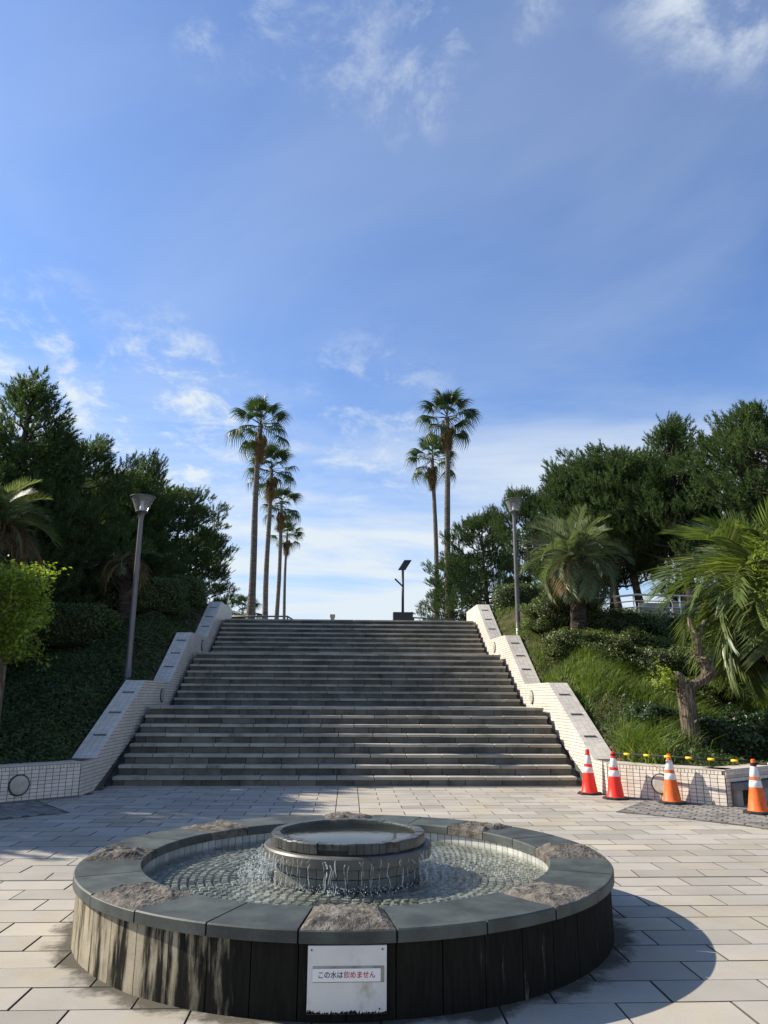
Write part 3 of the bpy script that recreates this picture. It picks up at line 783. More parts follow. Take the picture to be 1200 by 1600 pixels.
tl_me = arc_block(1.452, 1.466, .235, ZR - ZT - .006, -math.pi / 130 + .002, math.pi / 130 - .002, 1, .002).mesh('rim_tile', M['white_tile'])
for i in range(130): inst('rim_tile', tl_me, fo, (0, 0, 0), (0, 0, 2 * math.pi * i / 130))
cb = MB(); r = .56; ring = 0
while r < 1.43:
    n = int(2 * math.pi * r / .066)
    for i in range(n):
        a = 2 * math.pi * (i + .5 * (ring % 2)) / n; w = math.pi * r / n - .004; d = .024
        m4 = Matrix.Rotation(a, 4, 'Z') @ Matrix.Translation((r + .028, 0, .266 + random.uniform(-.003, .003))) @ Euler((random.gauss(0, .05), random.gauss(0, .05), 0)).to_matrix().to_4x4()
        vs = [m4 @ Vector(p) for p in ((-d, -w, -.03), (d, -w, -.03), (d, w, -.03), (-d, w, -.03), (-d + .008, -w + .008, 0), (d - .008, -w + .008, 0), (d - .008, w - .008, 0), (-d + .008, w - .008, 0))]
        cb.add(vs, [(4, 5, 6, 7), (0, 1, 5, 4), (1, 2, 6, 5), (2, 3, 7, 6), (3, 0, 4, 7)])
    r += .056; ring += 1
tag(cb.build('basin_cobbles', M['cobble'], fo), kind='stuff')
# middle pedestal
pd = MB().lathe([(.40, .408), (.585, .408), (.604, .415), (.606, .474), (.596, .486), (.40, .492)], 72).build('pedestal', M['ledge'], fo); smooth_by_angle(pd, 35)
MB().lathe([(.513, .19), (.513, .412), (.3, .413)], 72).build('drum', M['bowl'], pd)
dt_me = arc_block(.512, .524, .0, .070, -math.pi / 46 + .0045, math.pi / 46 - .0045, 2, .002).mesh('drum_tile', M['dark_tile'])
for j in range(2):
    for i in range(46): inst('drum_tile', dt_me, pd, (0, 0, .264 + j * .075), (0, 0, 2 * math.pi * i / 46))
bw = MB().lathe([(.535, .488), (.540, .545), (.515, .552), (.47, .548), (.455, .50), (.01, .485)], 72).build('bowl', M['bowl'], fo); smooth_by_angle(bw, 35)
NB = 66
bl_me = arc_block(.488, .558, .0, .066, -math.pi / NB + .003, math.pi / NB - .003, 2, .007).mesh('rim_block', M['block'])
for i in range(NB):
    a = 2 * math.pi * i / NB; dd = (math.degrees(a) - 262 + 540) % 360 - 180
    if abs(dd) < 15 and random.random() < .9:
        inst('rim_block', bl_me, bw, (0, 0, .520), (0, 0, a), (.985, .985, .60)); continue
    inst('rim_block', bl_me, bw, (0, 0, .495 + random.uniform(-.002, .003)), (random.gauss(0, .003), random.gauss(0, .003), a))
tag(MB().lathe([(r, .5615 - .0125 * (r / .489) ** 2) for r in (.489, .46, .42, .37, .31, .24, .16, .08, .001)], 64).build('bowl_water', M['bowl_water'], fo, True), kind='stuff')
wm = MB()
nr_, na_ = 70, 180
rr_ = np.linspace(.52, 1.45, nr_)
for r in rr_:
    for k in range(na_):
        a = 2 * math.pi * k / na_
        fall = math.exp(-(r - .6) * 3.0)
        h = .0035 * fall * math.sin(70 * (r - .6) + 2 * math.sin(3 * a) + 1.2 * math.sin(7 * a)) + .0016 * math.sin(31 * r * math.cos(a) + 17 * r * math.sin(a)) * math.sin(23 * r * math.sin(a) - 9 * r * math.cos(a))
        wm.v.append((r * math.cos(a), r * math.sin(a), .283 + h))
for j in range(nr_ - 1):
    for k in range(na_):
        q = (k + 1) % na_; wm.f.append((j * na_ + k, (j + 1) * na_ + k, (j + 1) * na_ + q, j * na_ + q))
wm.m = [0] * len(wm.f)
tag(wm.build('basin_water', M['water'], fo, smooth=True), kind='stuff')
sp = MB()
for i in range(64):
    a = random.uniform(0, 2 * math.pi) if i > 40 else R(185 + (i // 2) * 8.6 + random.gauss(0, 2.2))
    w = random.uniform(.0012, .0034) * (1.7 if random.random() < .15 else 1); out = random.uniform(.0, .035); t0 = 0; z0_ = random.uniform(.44, .476)
    while t0 < 1:                                              # a rivulet breaks into pieces as it falls
        t1_ = min(1, t0 + random.uniform(.25, .9)); pts = []; rad = []
        for k in range(6):
            t = t0 + (t1_ - t0) * k / 5; rr = .613 + out * t + random.gauss(0, .003); aa = a + random.gauss(0, .003) + .012 * math.sin(6 * t + i)
            pts.append((rr * math.cos(aa), rr * math.sin(aa), z0_ - t * t * (z0_ - .284))); rad.append(w * random.uniform(.4, 1.4) * (.35 if k in (0, 5) else 1))
        sp.tube(pts, rad, 5); t0 = t1_ + random.uniform(.02, .12)
    for k in range(14):
        rr = .62 + abs(random.gauss(0, .06)); aa = a + random.gauss(0, .07); z = .287 + abs(random.gauss(0, .020)); s_ = random.uniform(.0014, .0036)
        p = Vector((rr * math.cos(aa), rr * math.sin(aa), z))
        sp.add([p + Vector(q) * s_ for q in ((1, 0, 0), (0, 1, 0), (-1, 0, 0), (0, -1, 0), (0, 0, 1.5), (0, 0, -1.5))], [(0, 1, 4), (1, 2, 4), (2, 3, 4), (3, 0, 4), (1, 0, 5), (2, 1, 5), (3, 2, 5), (0, 3, 5)])
for k in range(520):                                        # livelier splash on the side where most water spills
    c_ = R(random.choice([186, 186, 196, 210, 345, 352])) + random.gauss(0, .10); t = random.random()
    rr = .62 + .14 * t + random.gauss(0, .03); z = .287 + max(0, .19 * (1 - t) * random.random() ** .6 + random.gauss(0, .008)); s_ = random.uniform(.0015, .0048)
    p = Vector((rr * math.cos(c_), rr * math.sin(c_), z))
    sp.add([p + Vector(q) * s_ for q in ((1, 0, 0), (0, 1, 0), (-1, 0, 0), (0, -1, 0), (0, 0, 1.9), (0, 0, -1.9))], [(0, 1, 4), (1, 2, 4), (2, 3, 4), (3, 0, 4), (1, 0, 5), (2, 1, 5), (3, 2, 5), (0, 3, 5)])
tag(sp.build('falling_water', M['spray'], fo, smooth=True), kind='stuff')

# notice board on the fountain
sg = empty('notice_board', (FC[0] + .0, FC[1] - 1.842, .19), 'white notice board with Japanese lettering fixed to the front of the fountain', 'sign')
MB().box((-.19, -.006, -.146), (.19, .012, .146)).build('board', M['white_board'], sg)
_gm = MB()
for i in range(150):                                            # mould creeping in from the lower edge
    x = random.uniform(-.188, .188); w_ = random.uniform(.002, .006); h_ = abs(random.gauss(0, .005)) + .012 * max(0, math.sin(x * 31 + 1)) * random.random() + .002
    _gm.add([(x - w_, -.0066, -.1455), (x + w_, -.0066, -.1455), (x + w_ * .6, -.0066, -.1455 + h_), (x - w_ * .5, -.0066, -.1455 + h_ * .8)], [(0, 1, 2, 3)])
tag(_gm.build('mould', M['mould'], sg), kind='stuff')
MB().box((-.165, -.0085, -.012), (.178, -.0062, .058)).build('old_strip_mark', stone('strip_mark', (.26, .245, .20), .8, .3, 12, 60, .2, 0, 0), sg)
MB().box((-.166, -.011, -.008), (.161, -.0087, .048)).build('text_strip', M['strip_white'], sg)
for x, z in ((-.172, .128), (.17, .130), (.157, -.125)):
    MB().lathe([(.0001, 0), (.004, 0), (.004, .002)], 12).build('screw', M['ink'], sg, loc=(x, -.0065, z), rot=(R(90), 0, 0))
def text_mesh(body, name, mat, parent, size, loc, rot=(R(90), 0, 0), off=0, extr=.0004):
    cu = bpy.data.curves.new(name, 'FONT'); cu.body = body; cu.size = size; cu.offset = off; cu.extrude = extr
    cu.align_x = 'LEFT'; cu.align_y = 'CENTER'
    t = bpy.data.objects.new(name, cu); C.objects.link(t)
    bpy.context.view_layer.update()
    me = bpy.data.meshes.new_from_object(t.evaluated_get(bpy.context.evaluated_depsgraph_get()))
    bpy.data.objects.remove(t); me.materials.clear(); me.materials.append(mat); me.name = name
    o = inst(name, me, parent, loc, rot); return o
t1 = text_mesh('この水は', 'black_lettering', M['ink'], sg, .033, (0, -.0115, .0195), off=.0004)
t2 = text_mesh('飲', 'red_lettering', M['ink_red'], sg, .033, (0, -.0115, .0195))
t3 = text_mesh('めません', 'red_lettering', M['ink_red'], sg, .033, (0, -.0115, .0195), off=.0004)
def width(o):
    xs = [v.co.x for v in o.data.vertices]; return (min(xs), max(xs)) if xs else (0, 0)
a0, a1 = width(t1); b0, b1 = width(t2); d0, d1 = width(t3); tot = (a1 - a0) + (b1 - b0) + (d1 - d0) + .006; k = .272 / max(tot, .01)
for o in (t1, t2, t3): o.scale = (k, k * 1.06, 1)
t1.location.x = -.137 - a0 * k; t2.location.x = -.137 + (a1 - a0) * k + .003 - b0 * k; t3.location.x = -.137 + (a1 - a0 + b1 - b0) * k + .006 - d0 * k

# ------------------------------------------------------------------ traffic cones and barrier bars
def cone(x, y, mat, label, rz, cap=False):
    o = empty('traffic_cone', (x, y, .0 if y > 11.9 else .01), label, 'traffic cone', 'traffic cones in front of the planter wall', rz)
    h = .70
    rad = lambda z: .026 + (.132 - .026) * (1 - (z - .03) / (h - .03)) if z < h else .026
    smooth_by_angle(MB().lathe([(.150, .030), (.140, .036)] + [(rad(z), z) for z in (.05, .2, .4, .6, .67)] + [(.028, .695), (.018, .70), (.0005, .70)], 40).build('cone_body', mat, o), 50)
    for z0, z1 in ((.335, .425), (.470, .605)):
        smooth_by_angle(MB().lathe([(rad(z0) + .0005, z0), (rad(z0) + .003, z0 + .003), (rad(z1) + .003, z1 - .003), (rad(z1) + .0005, z1)], 40).build('reflective_band', M['band_white'], o), 50)
    b = MB(); n = 8; pr = [(.20, 0), (.20, .022), (.182, .034), (.140, .036)]
    for r, z in pr:
        for k in range(8):
            t = R(22.5 + 45 * k); cc = .93 if k % 2 else 1.0
            b.v.append((r * math.cos(t), r * math.sin(t), z))
    for i in range(3):
        for k in range(8): q = (k + 1) % 8; b.f.append((i * 8 + k, i * 8 + q, (i + 1) * 8 + q, (i + 1) * 8 + k))
    b.m = [0] * len(b.f); b.build('base', M['rubber'], o)
    return o, rad
c1, rad_ = cone(3.95, 12.72, M['cone_red'], 'bright red traffic cone standing free of the bar, beside the stair wall', .3)
c2, _ = cone(4.17, 12.12, M['cone_red'], 'bright red traffic cone carrying the end of the striped bar', .1)
c3, _ = cone(4.82, 11.55, M['cone_orange'], 'orange traffic cone under the middle of the striped bar', .2)
c4, _ = cone(5.58, 10.55, M['cone_orange'], 'weathered orange traffic cone near the stone bench, holding two bars', .15)
c5, _ = cone(7.05, 9.75, M['cone_orange'], 'orange traffic cone outside the bay holding the far bar end', .1)
for c_ in (c1, c2):
    for a in (-1.9, -1.2): MB().box((-.006, -.001, -.006), (.006, .001, .006)).build('band_mark', M['ink'], c_, loc=(.064 * math.cos(a), .064 * math.sin(a), .487), rot=(0, 0, a + math.pi / 2))
tx = text_mesh('CO', 'band_lettering', M['band_white'], c4, .045, (-.026, -.073, .448), (R(82), 0, 0), extr=.001)
def barrier(p, q, label, c_mat, s_mat, n_str):
    p, q = Vector(p), Vector(q); d = q - p; L = d.length
    o = empty('barrier_bar', p, label, 'barrier bar'); o.rotation_euler = (0, math.atan2(-d.z, math.hypot(d.x, d.y)), math.atan2(d.y, d.x))
    MB().tube([(.03, 0, 0), (L - .03, 0, 0)], .0165, 14).build('bar', c_mat, o, True)
    for i in range(n_str):
        t = (i + .75) / (n_str + .5) * L
        MB().tube([(t - .05, 0, 0), (t + .05, 0, 0)], .0178, 14).build('stripe', s_mat, o, True)
    for t in (0, L):
        ring_ = MB().lathe([(.030, -.012), (.041, -.012), (.041, .012), (.030, .012), (.030, -.012)], 20).build('end_ring', c_mat, o, loc=(t, 0, -.02))
    return o
barrier((4.17, 12.12, .675), (5.58, 10.55, .672), 'black bar with yellow stripes resting on the red and orange cones', M['rubber'], M['yellow'], 6)
barrier((5.58, 10.55, .652), (7.05, 9.75, .652), 'black and white bar leading away from the weathered orange cone', M['rubber'], M['band_white'], 5)

# ------------------------------------------------------------------ street lamps
def lamp(x, y, z0, ztop, label):
    o = empty('street_lamp', (x, y, z0 - .05), label, 'street lamp', 'lamps flanking the stairs')
    h = ztop - z0 + .05
    MB().lathe([(.11, 0), (.11, .06), (.075, .08), (.066, .5), (.05, h - .62), (.05, h - .55)], 20).build('pole', M['lamp_metal'], o, True)
    smooth_by_angle(MB().lathe([(.05, h - .58), (.054, h - .50), (.075, h - .43), (.125, h - .395), (.14, h - .39), (.14, h - .365), (.0005, h - .365)], 28).build('collar', M['lamp_metal'], o), 40)
    g_ = MB().lathe([(.132, h - .365), (.175, h - .25), (.225, h - .12), (.258, h - .045)], 28).build('glass', M['glass'], o, True)
    smooth_by_angle(MB().lathe([(.278, h - .052), (.284, h - .045), (.284, h - .03), (.20, h - .008), (.08, h), (.0005, h + .002)], 32).build('cap', M['lamp_metal'], o), 40)
    MB().lathe([(.05, h - .365), (.05, h - .27), (.042, h - .26), (.042, h - .12), (.0005, h - .11)], 14).build('bulb', M['strip_white'], o, True)
    for k in range(4):
        a = R(45 + 90 * k + 35)
        MB().tube([(r * math.cos(a), r * math.sin(a), h + zz) for r, zz in ((.138, -.37), (.18, -.25), (.231, -.12), (.272, -.045))], .007, 6).build('rib', M['lamp_metal'], o)
lamp(-4.76, 16.7, float(hill_z(-4.76, 16.7)), 5.96, 'tall grey street lamp standing on the dark bank under the pines')
lamp(4.76, 21.0, float(hill_z(4.76, 21.0)), 7.20, 'tall grey street lamp standing by the grassy bank and clipped hedge')

# ------------------------------------------------------------------ things on the upper terrace
o = empty('solar_lamp', (2.17, 30.5, TOP), 'black solar lamp post with tilted panel on the upper terrace', 'solar lamp')
MB().tube([(0, 0, .3), (0, 0, 2.72)], .055, 12).build('pole', M['black'], o, True)
_e1, _e2 = Vector((.30, -.02, 0)), Vector((.28, .26, .46)); _t = _e1.cross(_e2).normalized() * .03; _q = [Vector((-.20, -.1, 2.66)) + d for d in (Vector(), _e1, _e1 + _e2, _e2)]
MB().add(_q + [p + _t for p in _q], [(0, 1, 2, 3), (7, 6, 5, 4), (0, 4, 5, 1), (1, 5, 6, 2), (2, 6, 7, 3), (3, 7, 4, 0)]).build('solar_panel', M['black'], o)
MB().tube([(0, -.05, 2.0), (-.05, -.06, 2.04), (-.33, -.1, 2.30)], .035, 8).build('lamp_arm', M['black'], o)
b_ = MB().box((-.40, -.2, 0), (.40, .2, .93)).build('base_box', M['black'], o)
def handrail(pts, label, mat, r=.022, drop=None):
    p0 = Vector(pts[0]); o = empty('handrail', (p0.x, p0.y, TOP), label, 'handrail')
    rel = [Vector(p) - Vector((p0.x, p0.y, TOP)) for p in pts]
    MB().tube(rel, r, 8).build('rail', mat, o, True)
    MB().tube([p - Vector((0, 0, .3)) for p in rel], r * .7, 8).build('lower_rail', mat, o, True)
    for p in rel[:-1] if drop else rel:
        MB().tube([(p.x, p.y, 0), (p.x, p.y, p.z)], r, 8).build('post', mat, o)
    return o
handrail([(-5.0, 31, 4.71), (-3.55, 31, 4.73), (-2.55, 31, 4.74), (-2.05, 31.2, 4.45)], 'dark metal handrail in front of the row of four palms', M['rail_dark'], .035, True)
handrail([(2.36, 30.9, 4.50), (2.62, 30.6, 4.70), (3.8, 30.6, 4.64), (5.0, 30.6, 4.62)], 'grey metal handrail in front of the pair of palms', M['metal_grey'], .03)
o = empty('bollard', (-.745, 33, TOP), 'small pale bollard alone at the head of the stairs', 'bollard')
MB().chamfer_box((-.085, -.085, 0), (.085, .085, 1.07), .01).build('post', M['concrete'], o); MB().box((-.11, -.11, .96), (.11, .11, 1.09)).build('head', M['concrete'], o)

# fence along the upper path on the grassy side
fn = empty('path_railing', (6.5, 20.3, float(hill_z(6.5, 20.3))), 'pale metal railing with white panels above the clipped bushes', 'railing')
zb = float(hill_z(6.5, 20.3))
for dz, r in ((0, .028), (-.17, .016), (-.34, .016), (-.5, .016)):
    MB().tube([(0, 0, 4.17 - zb + dz), (1.45, 0, 4.32 - zb + dz), (5.3, 0, 4.27 - zb + dz)], r, 8).build('rail', M['rail_metal'], fn, True)
for i in range(5): MB().tube([(.05 + i * 1.3, 0, -.2), (.05 + i * 1.3, 0, (4.18 if i == 0 else 4.29) - zb)], .024, 8).build('post', M['rail_metal'], fn)
for i in range(4): MB().box((1.5 + i * .95, .04, 3.62 - zb), (2.38 + i * .95, .06, 4.10 - zb)).build('panel', M['concrete'], fn)

# ------------------------------------------------------------------ pines
def make_pine(seed, dense=1.0, base=.12, rad=.33, shape='cone', trunk_bend=.05, flat=.62, pad=1.0):
    """a pine one unit tall: bent trunk, limbs, crown of needle tufts on pads at the limb ends"""
    r_ = np.random.default_rng(seed)
    tr = MB(); H = 1.0; ph = r_.uniform(0, 6.28)
    def axis(t): return np.array([trunk_bend * math.sin(3.0 * t + ph) - trunk_bend * math.sin(ph), trunk_bend * math.cos(2.3 * t + ph) - trunk_bend * math.cos(ph), t * H])
    tr.tube([axis(t) for t in np.linspace(0, .96, 12)], [.024 * (1 - .85 * t) + .002 for t in np.linspace(0, 1, 12)], 8, jit=.15)
    pads = []
    nl = int(58 * dense); ga = 2.39996
    for i in range(nl):
        t = base + (1 - base) * ((i + .5) / nl) ** .92
        if shape == 'cone': w = rad * (1 - t) ** .62 * (1.0 if t > base + .12 else .8)
        elif shape == 'round': w = rad * math.sqrt(max(0.02, 1 - ((t - (base + .45 * (1 - base))) / (.58 * (1 - base))) ** 2))
        else: w = rad * (max(.05, 1 - t)) ** .45 * (.55 + .45 * r_.random())
        w *= r_.uniform(.72, 1.12) if pad == 1.0 else r_.uniform(.45, 1.2); a = i * ga + r_.normal(0, .3)
        p0 = axis(t * .97 - .03 * (t > .1)); L = w
        up = .30 + .5 * t
        pts = []
        for s in np.linspace(0, 1, 5):
            pts.append(p0 + np.array([math.cos(a) * L * s, math.sin(a) * L * s, L * (up * s * s * .9 - .10 * s)]))
        tr.tube(pts, [.0085 * (1 - t * .6) * (1 - .8 * s) + .001 for s in np.linspace(0, 1, 5)], 5, cap=False)
        pads.append((pts[-1], .072 * pad * r_.uniform(.8, 1.25) * (1 - .35 * t), a))
        if L > .12:
            pads.append((pts[3] + r_.normal(0, .018, 3), .062 * pad * r_.uniform(.8, 1.2), a))
            for s_ in (-1, 1):
                q = pts[3] + np.array([math.cos(a + s_ * 1.1), math.sin(a + s_ * 1.1), .25]) * L * .36
                tr.tube([pts[2], (pts[3] + q) / 2 * .98 + pts[2] * .02, q], [.004, .003, .001], 4, cap=False); pads.append((q, .062 * pad * r_.uniform(.8, 1.2), a))
    for k in range(5): pads.append((axis(1.0 - .035 * k) + r_.normal(0, .012, 3), .035 + .008 * k, r_.uniform(0, 6.28)))
    Vs = []
    ax0 = axis(.5)
    for c, R0, a in pads:
        nt_ = int(17 * (R0 / .065) ** 1.5) + 5
        P = unit(r_.normal(0, 1, (nt_, 3))) * (r_.uniform(.2, 1, (nt_, 1)) ** .5) * R0 * np.array([1, 1, flat]) + c
        out = P - np.array([axis(.5)[0], axis(.5)[1], 0]); out[:, 2] = 0; out = unit(out)
        D = unit(out * .50 + np.array([0, 0, 1.0]) + (P - c) / R0 * .55 + r_.normal(0, .20, (nt_, 3)))
        K = 30
        Pn = np.repeat(P, K, 0); Dn = np.repeat(D, K, 0); Ls = np.repeat(r_.uniform(.030, .056, (nt_, 1)), K, 0)
        sh = r_.uniform(0, 1, (nt_ * K, 1))
        st_ = Pn + Dn * (sh - .15) * Ls
        side = r_.normal(0, 1, (nt_ * K, 3)); side = unit(side - Dn * (side * Dn).sum(1, keepdims=True))
        nd = unit(Dn * (.55 + .9 * sh) + side * r_.uniform(.55, 1.0, (nt_ * K, 1)))
        ln = r_.uniform(.013, .021, (nt_ * K, 1)); wd = unit(np.cross(nd, r_.normal(0, 1, (nt_ * K, 3)))) * .0017
        Vs.append(np.stack([st_ - wd, st_ + wd, st_ + nd * ln], 1))
    V = np.concatenate(Vs)
    return tr.mesh('trunk', M['bark_pine'], True), soup('crown', V, M['pine'])
PINES = [make_pine(1, 1.35, .10, .30, 'cone', .02), make_pine(2, 1.25, .14, .32, 'round', .03),
         make_pine(3, .72, .34, .37, 'round', .07, .48, 1.12), make_pine(14, .78, .26, .36, 'open', .06, .5, 1.1), make_pine(5, 1.5, .05, .30, 'cone', .02), make_pine(6, .95, .07, .36, 'round', .05, .48, 1.1), make_pine(8, .95, .06, .34, 'open', .05, .5, 1.12)]
def pine(v, x, y, ztop, rsc, rot, label, z0=None, group='pines on the banks'):
    z = float(hill_z(x, y)) if z0 is None else z0
    h = ztop - z + .1
    o = empty('pine_tree', (x, y, z - .1), label, 'tree', group, rot)
    t, c = PINES[v]
    for nm, me in (('trunk', t), ('crown', c)):
        q = inst(nm, me, o); q.scale = (h * rsc, h * rsc, h)
pine(0, -9.0, 20.0, 10.35, 1.0, .3, 'tallest dark pine on the left bank, with a ragged pointed top')
pine(4, -11.3, 21.0, 9.6, 1.1, 1.9, 'broad dark pine partly cut by the picture edge, behind the feather palm')
pine(5, -8.1, 22.3, 9.0, .95, 2.2, 'rounded dark pine standing against the tallest pine, behind the lamp')
pine(6, -7.2, 24.5, 9.5, .95, 4.0, 'dark pine with a small crest between the tallest pine and the palm row')
pine(5, -6.75, 27.6, 9.0, 1.0, 5.0, 'dark pine with a steep ragged edge towards the row of four palms')
pine(5, -5.85, 29.5, 7.8, 1.05, 1.0, 'lower dark pine whose skirt reaches the head of the stairs', z0=4.0)
pine(5, -7.6, 26.0, 9.0, .95, 2.5, 'dark dense pine wedged between the crested pine and the steep edged one')
pine(4, -9.4, 24.0, 8.4, 1.3, 1.5, 'low spreading dark pine closing the gap under the tall pines')
pine(1, -8.6, 27.0, 9.3, .95, .5, 'dark pine filling the second row behind the clipped hedge')
for i, (x, y, zt, rs) in enumerate(((-10.9, 11.3, 6.5, 1.25), (-12.2, 14.6, 7.4, 1.2), (-9.6, 14.0, 5.6, 1.2), (-14.2, 17.4, 9.0, 1.1), (-8.9, 16.9, 6.6, 1.05))):
    pine((4, 1)[i % 2], x, y, zt, rs, i * 1.3, ('broad low pine standing over the plaza edge, casting the nearest shade', 'tall rounded pine on the outer left bank above the planter', 'small dense pine closest to the pollarded tree on the left bank', 'tallest pine of the outer left bank, shading the lower flight')[i] if i < 4 else 'low dark pine beneath the tallest pine, behind the feather palm', group='pines shading the plaza' if i < 4 else 'pines on the banks')
pine(2, 13.2, 22.0, 10.3, 1.1, .4, 'tall green pine at the outer end of the right bank')
pine(3, 11.3, 24.0, 11.2, .86, 1.4, 'tall open pine with a sparse spire above the feather palms')
pine(2, 9.6, 26.0, 10.1, .95, 3.1, 'open pine with a bare leaning trunk behind the metal railing')
pine(3, 8.3, 28.0, 10.3, .85, 4.4, 'green pine rising behind the grey feather palm')
pine(5, 7.1, 29.5, 9.7, .62, 2.9, 'dense green pine just behind the lamp on the grassy side')
pine(5, 6.0, 31.5, 9.3, .78, .9, 'layered green pine sloping down towards the pair of palms', z0=4.0)
pine(5, 9.2, 30.0, 9.9, .85, 2.2, 'dense green pine closing the canopy behind the grey feather palm')
pine(2, 10.7, 26.8, 10.6, 1.05, 4.1, 'green pine joining the open pine to the tall one with the spire')
pine(5, 12.6, 26.5, 10.5, .85, .7, 'dense green pine behind the outer pine, filling the canopy')
pine(3, 10.4, 29.5, 10.2, 1.0, 5.4, 'open pine in the second row, its limbs crossing behind the bare trunk')
pine(5, 4.75, 34.5, 8.0, .95, 5.2, 'low bushy pine right behind the pair of palms', z0=3.9)
pine(3, 15.5, 25.5, 11.6, 1.0, 2.0, 'tall pine in the second row behind the outer pine')

# ------------------------------------------------------------------ fan palms
def fan_leaf(seed, droop, spread=125, n=30, rl=.80, pet=.75, fold=0.0):
    r_ = np.random.default_rng(seed); mb = MB()
    pc = [(0, 0, 0), (pet * .5, 0, -.02 - droop * .05), (pet, 0, -droop * .16)]
    mb.tube(pc, [.022, .016, .012], 5, cap=False)
    c = np.array(pc[-1])
    for i in range(n):
        a = R(-spread + 2 * spread * i / (n - 1)); L = rl * (1 - .28 * abs(a) / R(spread)) * r_.uniform(.9, 1.06)
        da = R(spread) / (n - 1) * 1.06
        f = lambda r, ang, dz: c + np.array([math.cos(ang) * r * (1 - .25 * fold), math.sin(ang) * r * (1 - fold), dz])
        z1 = -droop * .06; z2 = -droop * .22 - .05; z3 = -droop * .55 - .22 * r_.uniform(.5, 1.6)
        ridge = .022
        m1 = .52 * L
        w3 = r_.normal(0, .02)
        vs = [c, f(m1, a - da, z1), f(m1, a, z1 + ridge), f(m1, a + da, z1), f(.78 * L, a - da * .45, z2), f(.78 * L, a + da * .45, z2), f(L * .97, a + w3, z3)]
        mb.add(vs, [(0, 1, 2), (0, 2, 3), (1, 4, 2), (2, 5, 3), (2, 4, 5), (4, 6, 5)])
    return mb
FANS = [fan_leaf(11, .12, 115, 26, .78, .85), fan_leaf(12, .35, 115, 26, .80, .95), fan_leaf(13, .75, 110, 26, .80, .95)]
FAN_G = [f.mesh('frond', M['fan']) for f in FANS]
FAN_D = [fan_leaf(s, .15, 75, 18, .85, .55, .45).mesh('dead_frond', M['dead']) for s in (21, 22)]
def fan_palm(x, y, zc, xb, seed, label, sc=1.0, rbase=.27, nf=23, nd=30, group='tall fan palms at the head of the stairs', z0=TOP):
    r_ = random.Random(seed); hgt = zc - z0; lean = x - xb
    o = empty('fan_palm', (xb, y, z0), label, 'palm tree', group)
    pts = []; rad = []
    for i in range(15):
        t = i / 14; pts.append((lean * (t ** 1.2) + .10 * math.sin(2.6 * t + seed * 2.1) * math.sin(math.pi * t), .1 * math.sin(3 * t + seed), hgt * t - .05)); rad.append(rbase * .86 * (1 - .34 * t) * (1.40 - .40 * min(1, t * 4)) * r_.uniform(.96, 1.04))
    MB().tube(pts, rad, 14).build('trunk', M['palm_bark'], o, True)
    top = Vector(pts[-1])
    for i in range(nf):
        t = (i + .5) / nf; el = 84 - 112 * t + r_.uniform(-12, 12); az = i * 137.5 + r_.uniform(-14, 14)
        me = FAN_G[0 if t < .35 else 1 if t < .7 else 2]
        s = sc * r_.uniform(.95, 1.2) * (.9 + .2 * t)
        e = Euler((r_.uniform(-.35, .35), -R(el), R(az)), 'XYZ')
        inst('frond', me, o, top + Vector((0, 0, .15 - .25 * t)), e, (s, s, s))
    for i in range(nd):
        t = (i + .5) / nd; el = -58 - 30 * t ** .6 + r_.uniform(-6, 5); az = i * 137.5 + r_.uniform(-20, 20); s = sc * r_.uniform(.8, 1.05)
        inst('dead_frond', FAN_D[i % 2], o, top + Vector((0, 0, -.05 - 1.0 * t)), Euler((r_.uniform(-.5, .5), -R(el), R(az)), 'XYZ'), (s, s, s))
fan_palm(-4.27, 33, 13.85, -4.36, 1, 'tallest fan palm at the front of the row of four, with a slightly leaning trunk', 0.86, .20)
fan_palm(-4.46, 40, 13.85, -4.42, 2, 'second fan palm in the row of four, behind the tallest one', 0.90, .185)
fan_palm(-4.81, 50, 14.4, -4.89, 3, 'third fan palm in the row of four, shaggy with dead fronds', 0.88, .19)
fan_palm(-5.38, 62, 14.9, -5.38, 4, 'farthest and smallest fan palm at the end of the row of four', .84, .17)
fan_palm(4.60, 34, 14.9, 4.58, 5, 'taller fan palm of the pair beside the solar lamp', 0.88, .195)
fan_palm(4.52, 40, 14.7, 4.66, 6, 'shorter fan palm of the pair, partly behind the taller one', 0.86, .175)
fan_palm(-6.5, 46, 6.6, -6.5, 7, 'small far palm peeping over the wall beside the pine skirt', .8, .14, 16, 4, group=None)

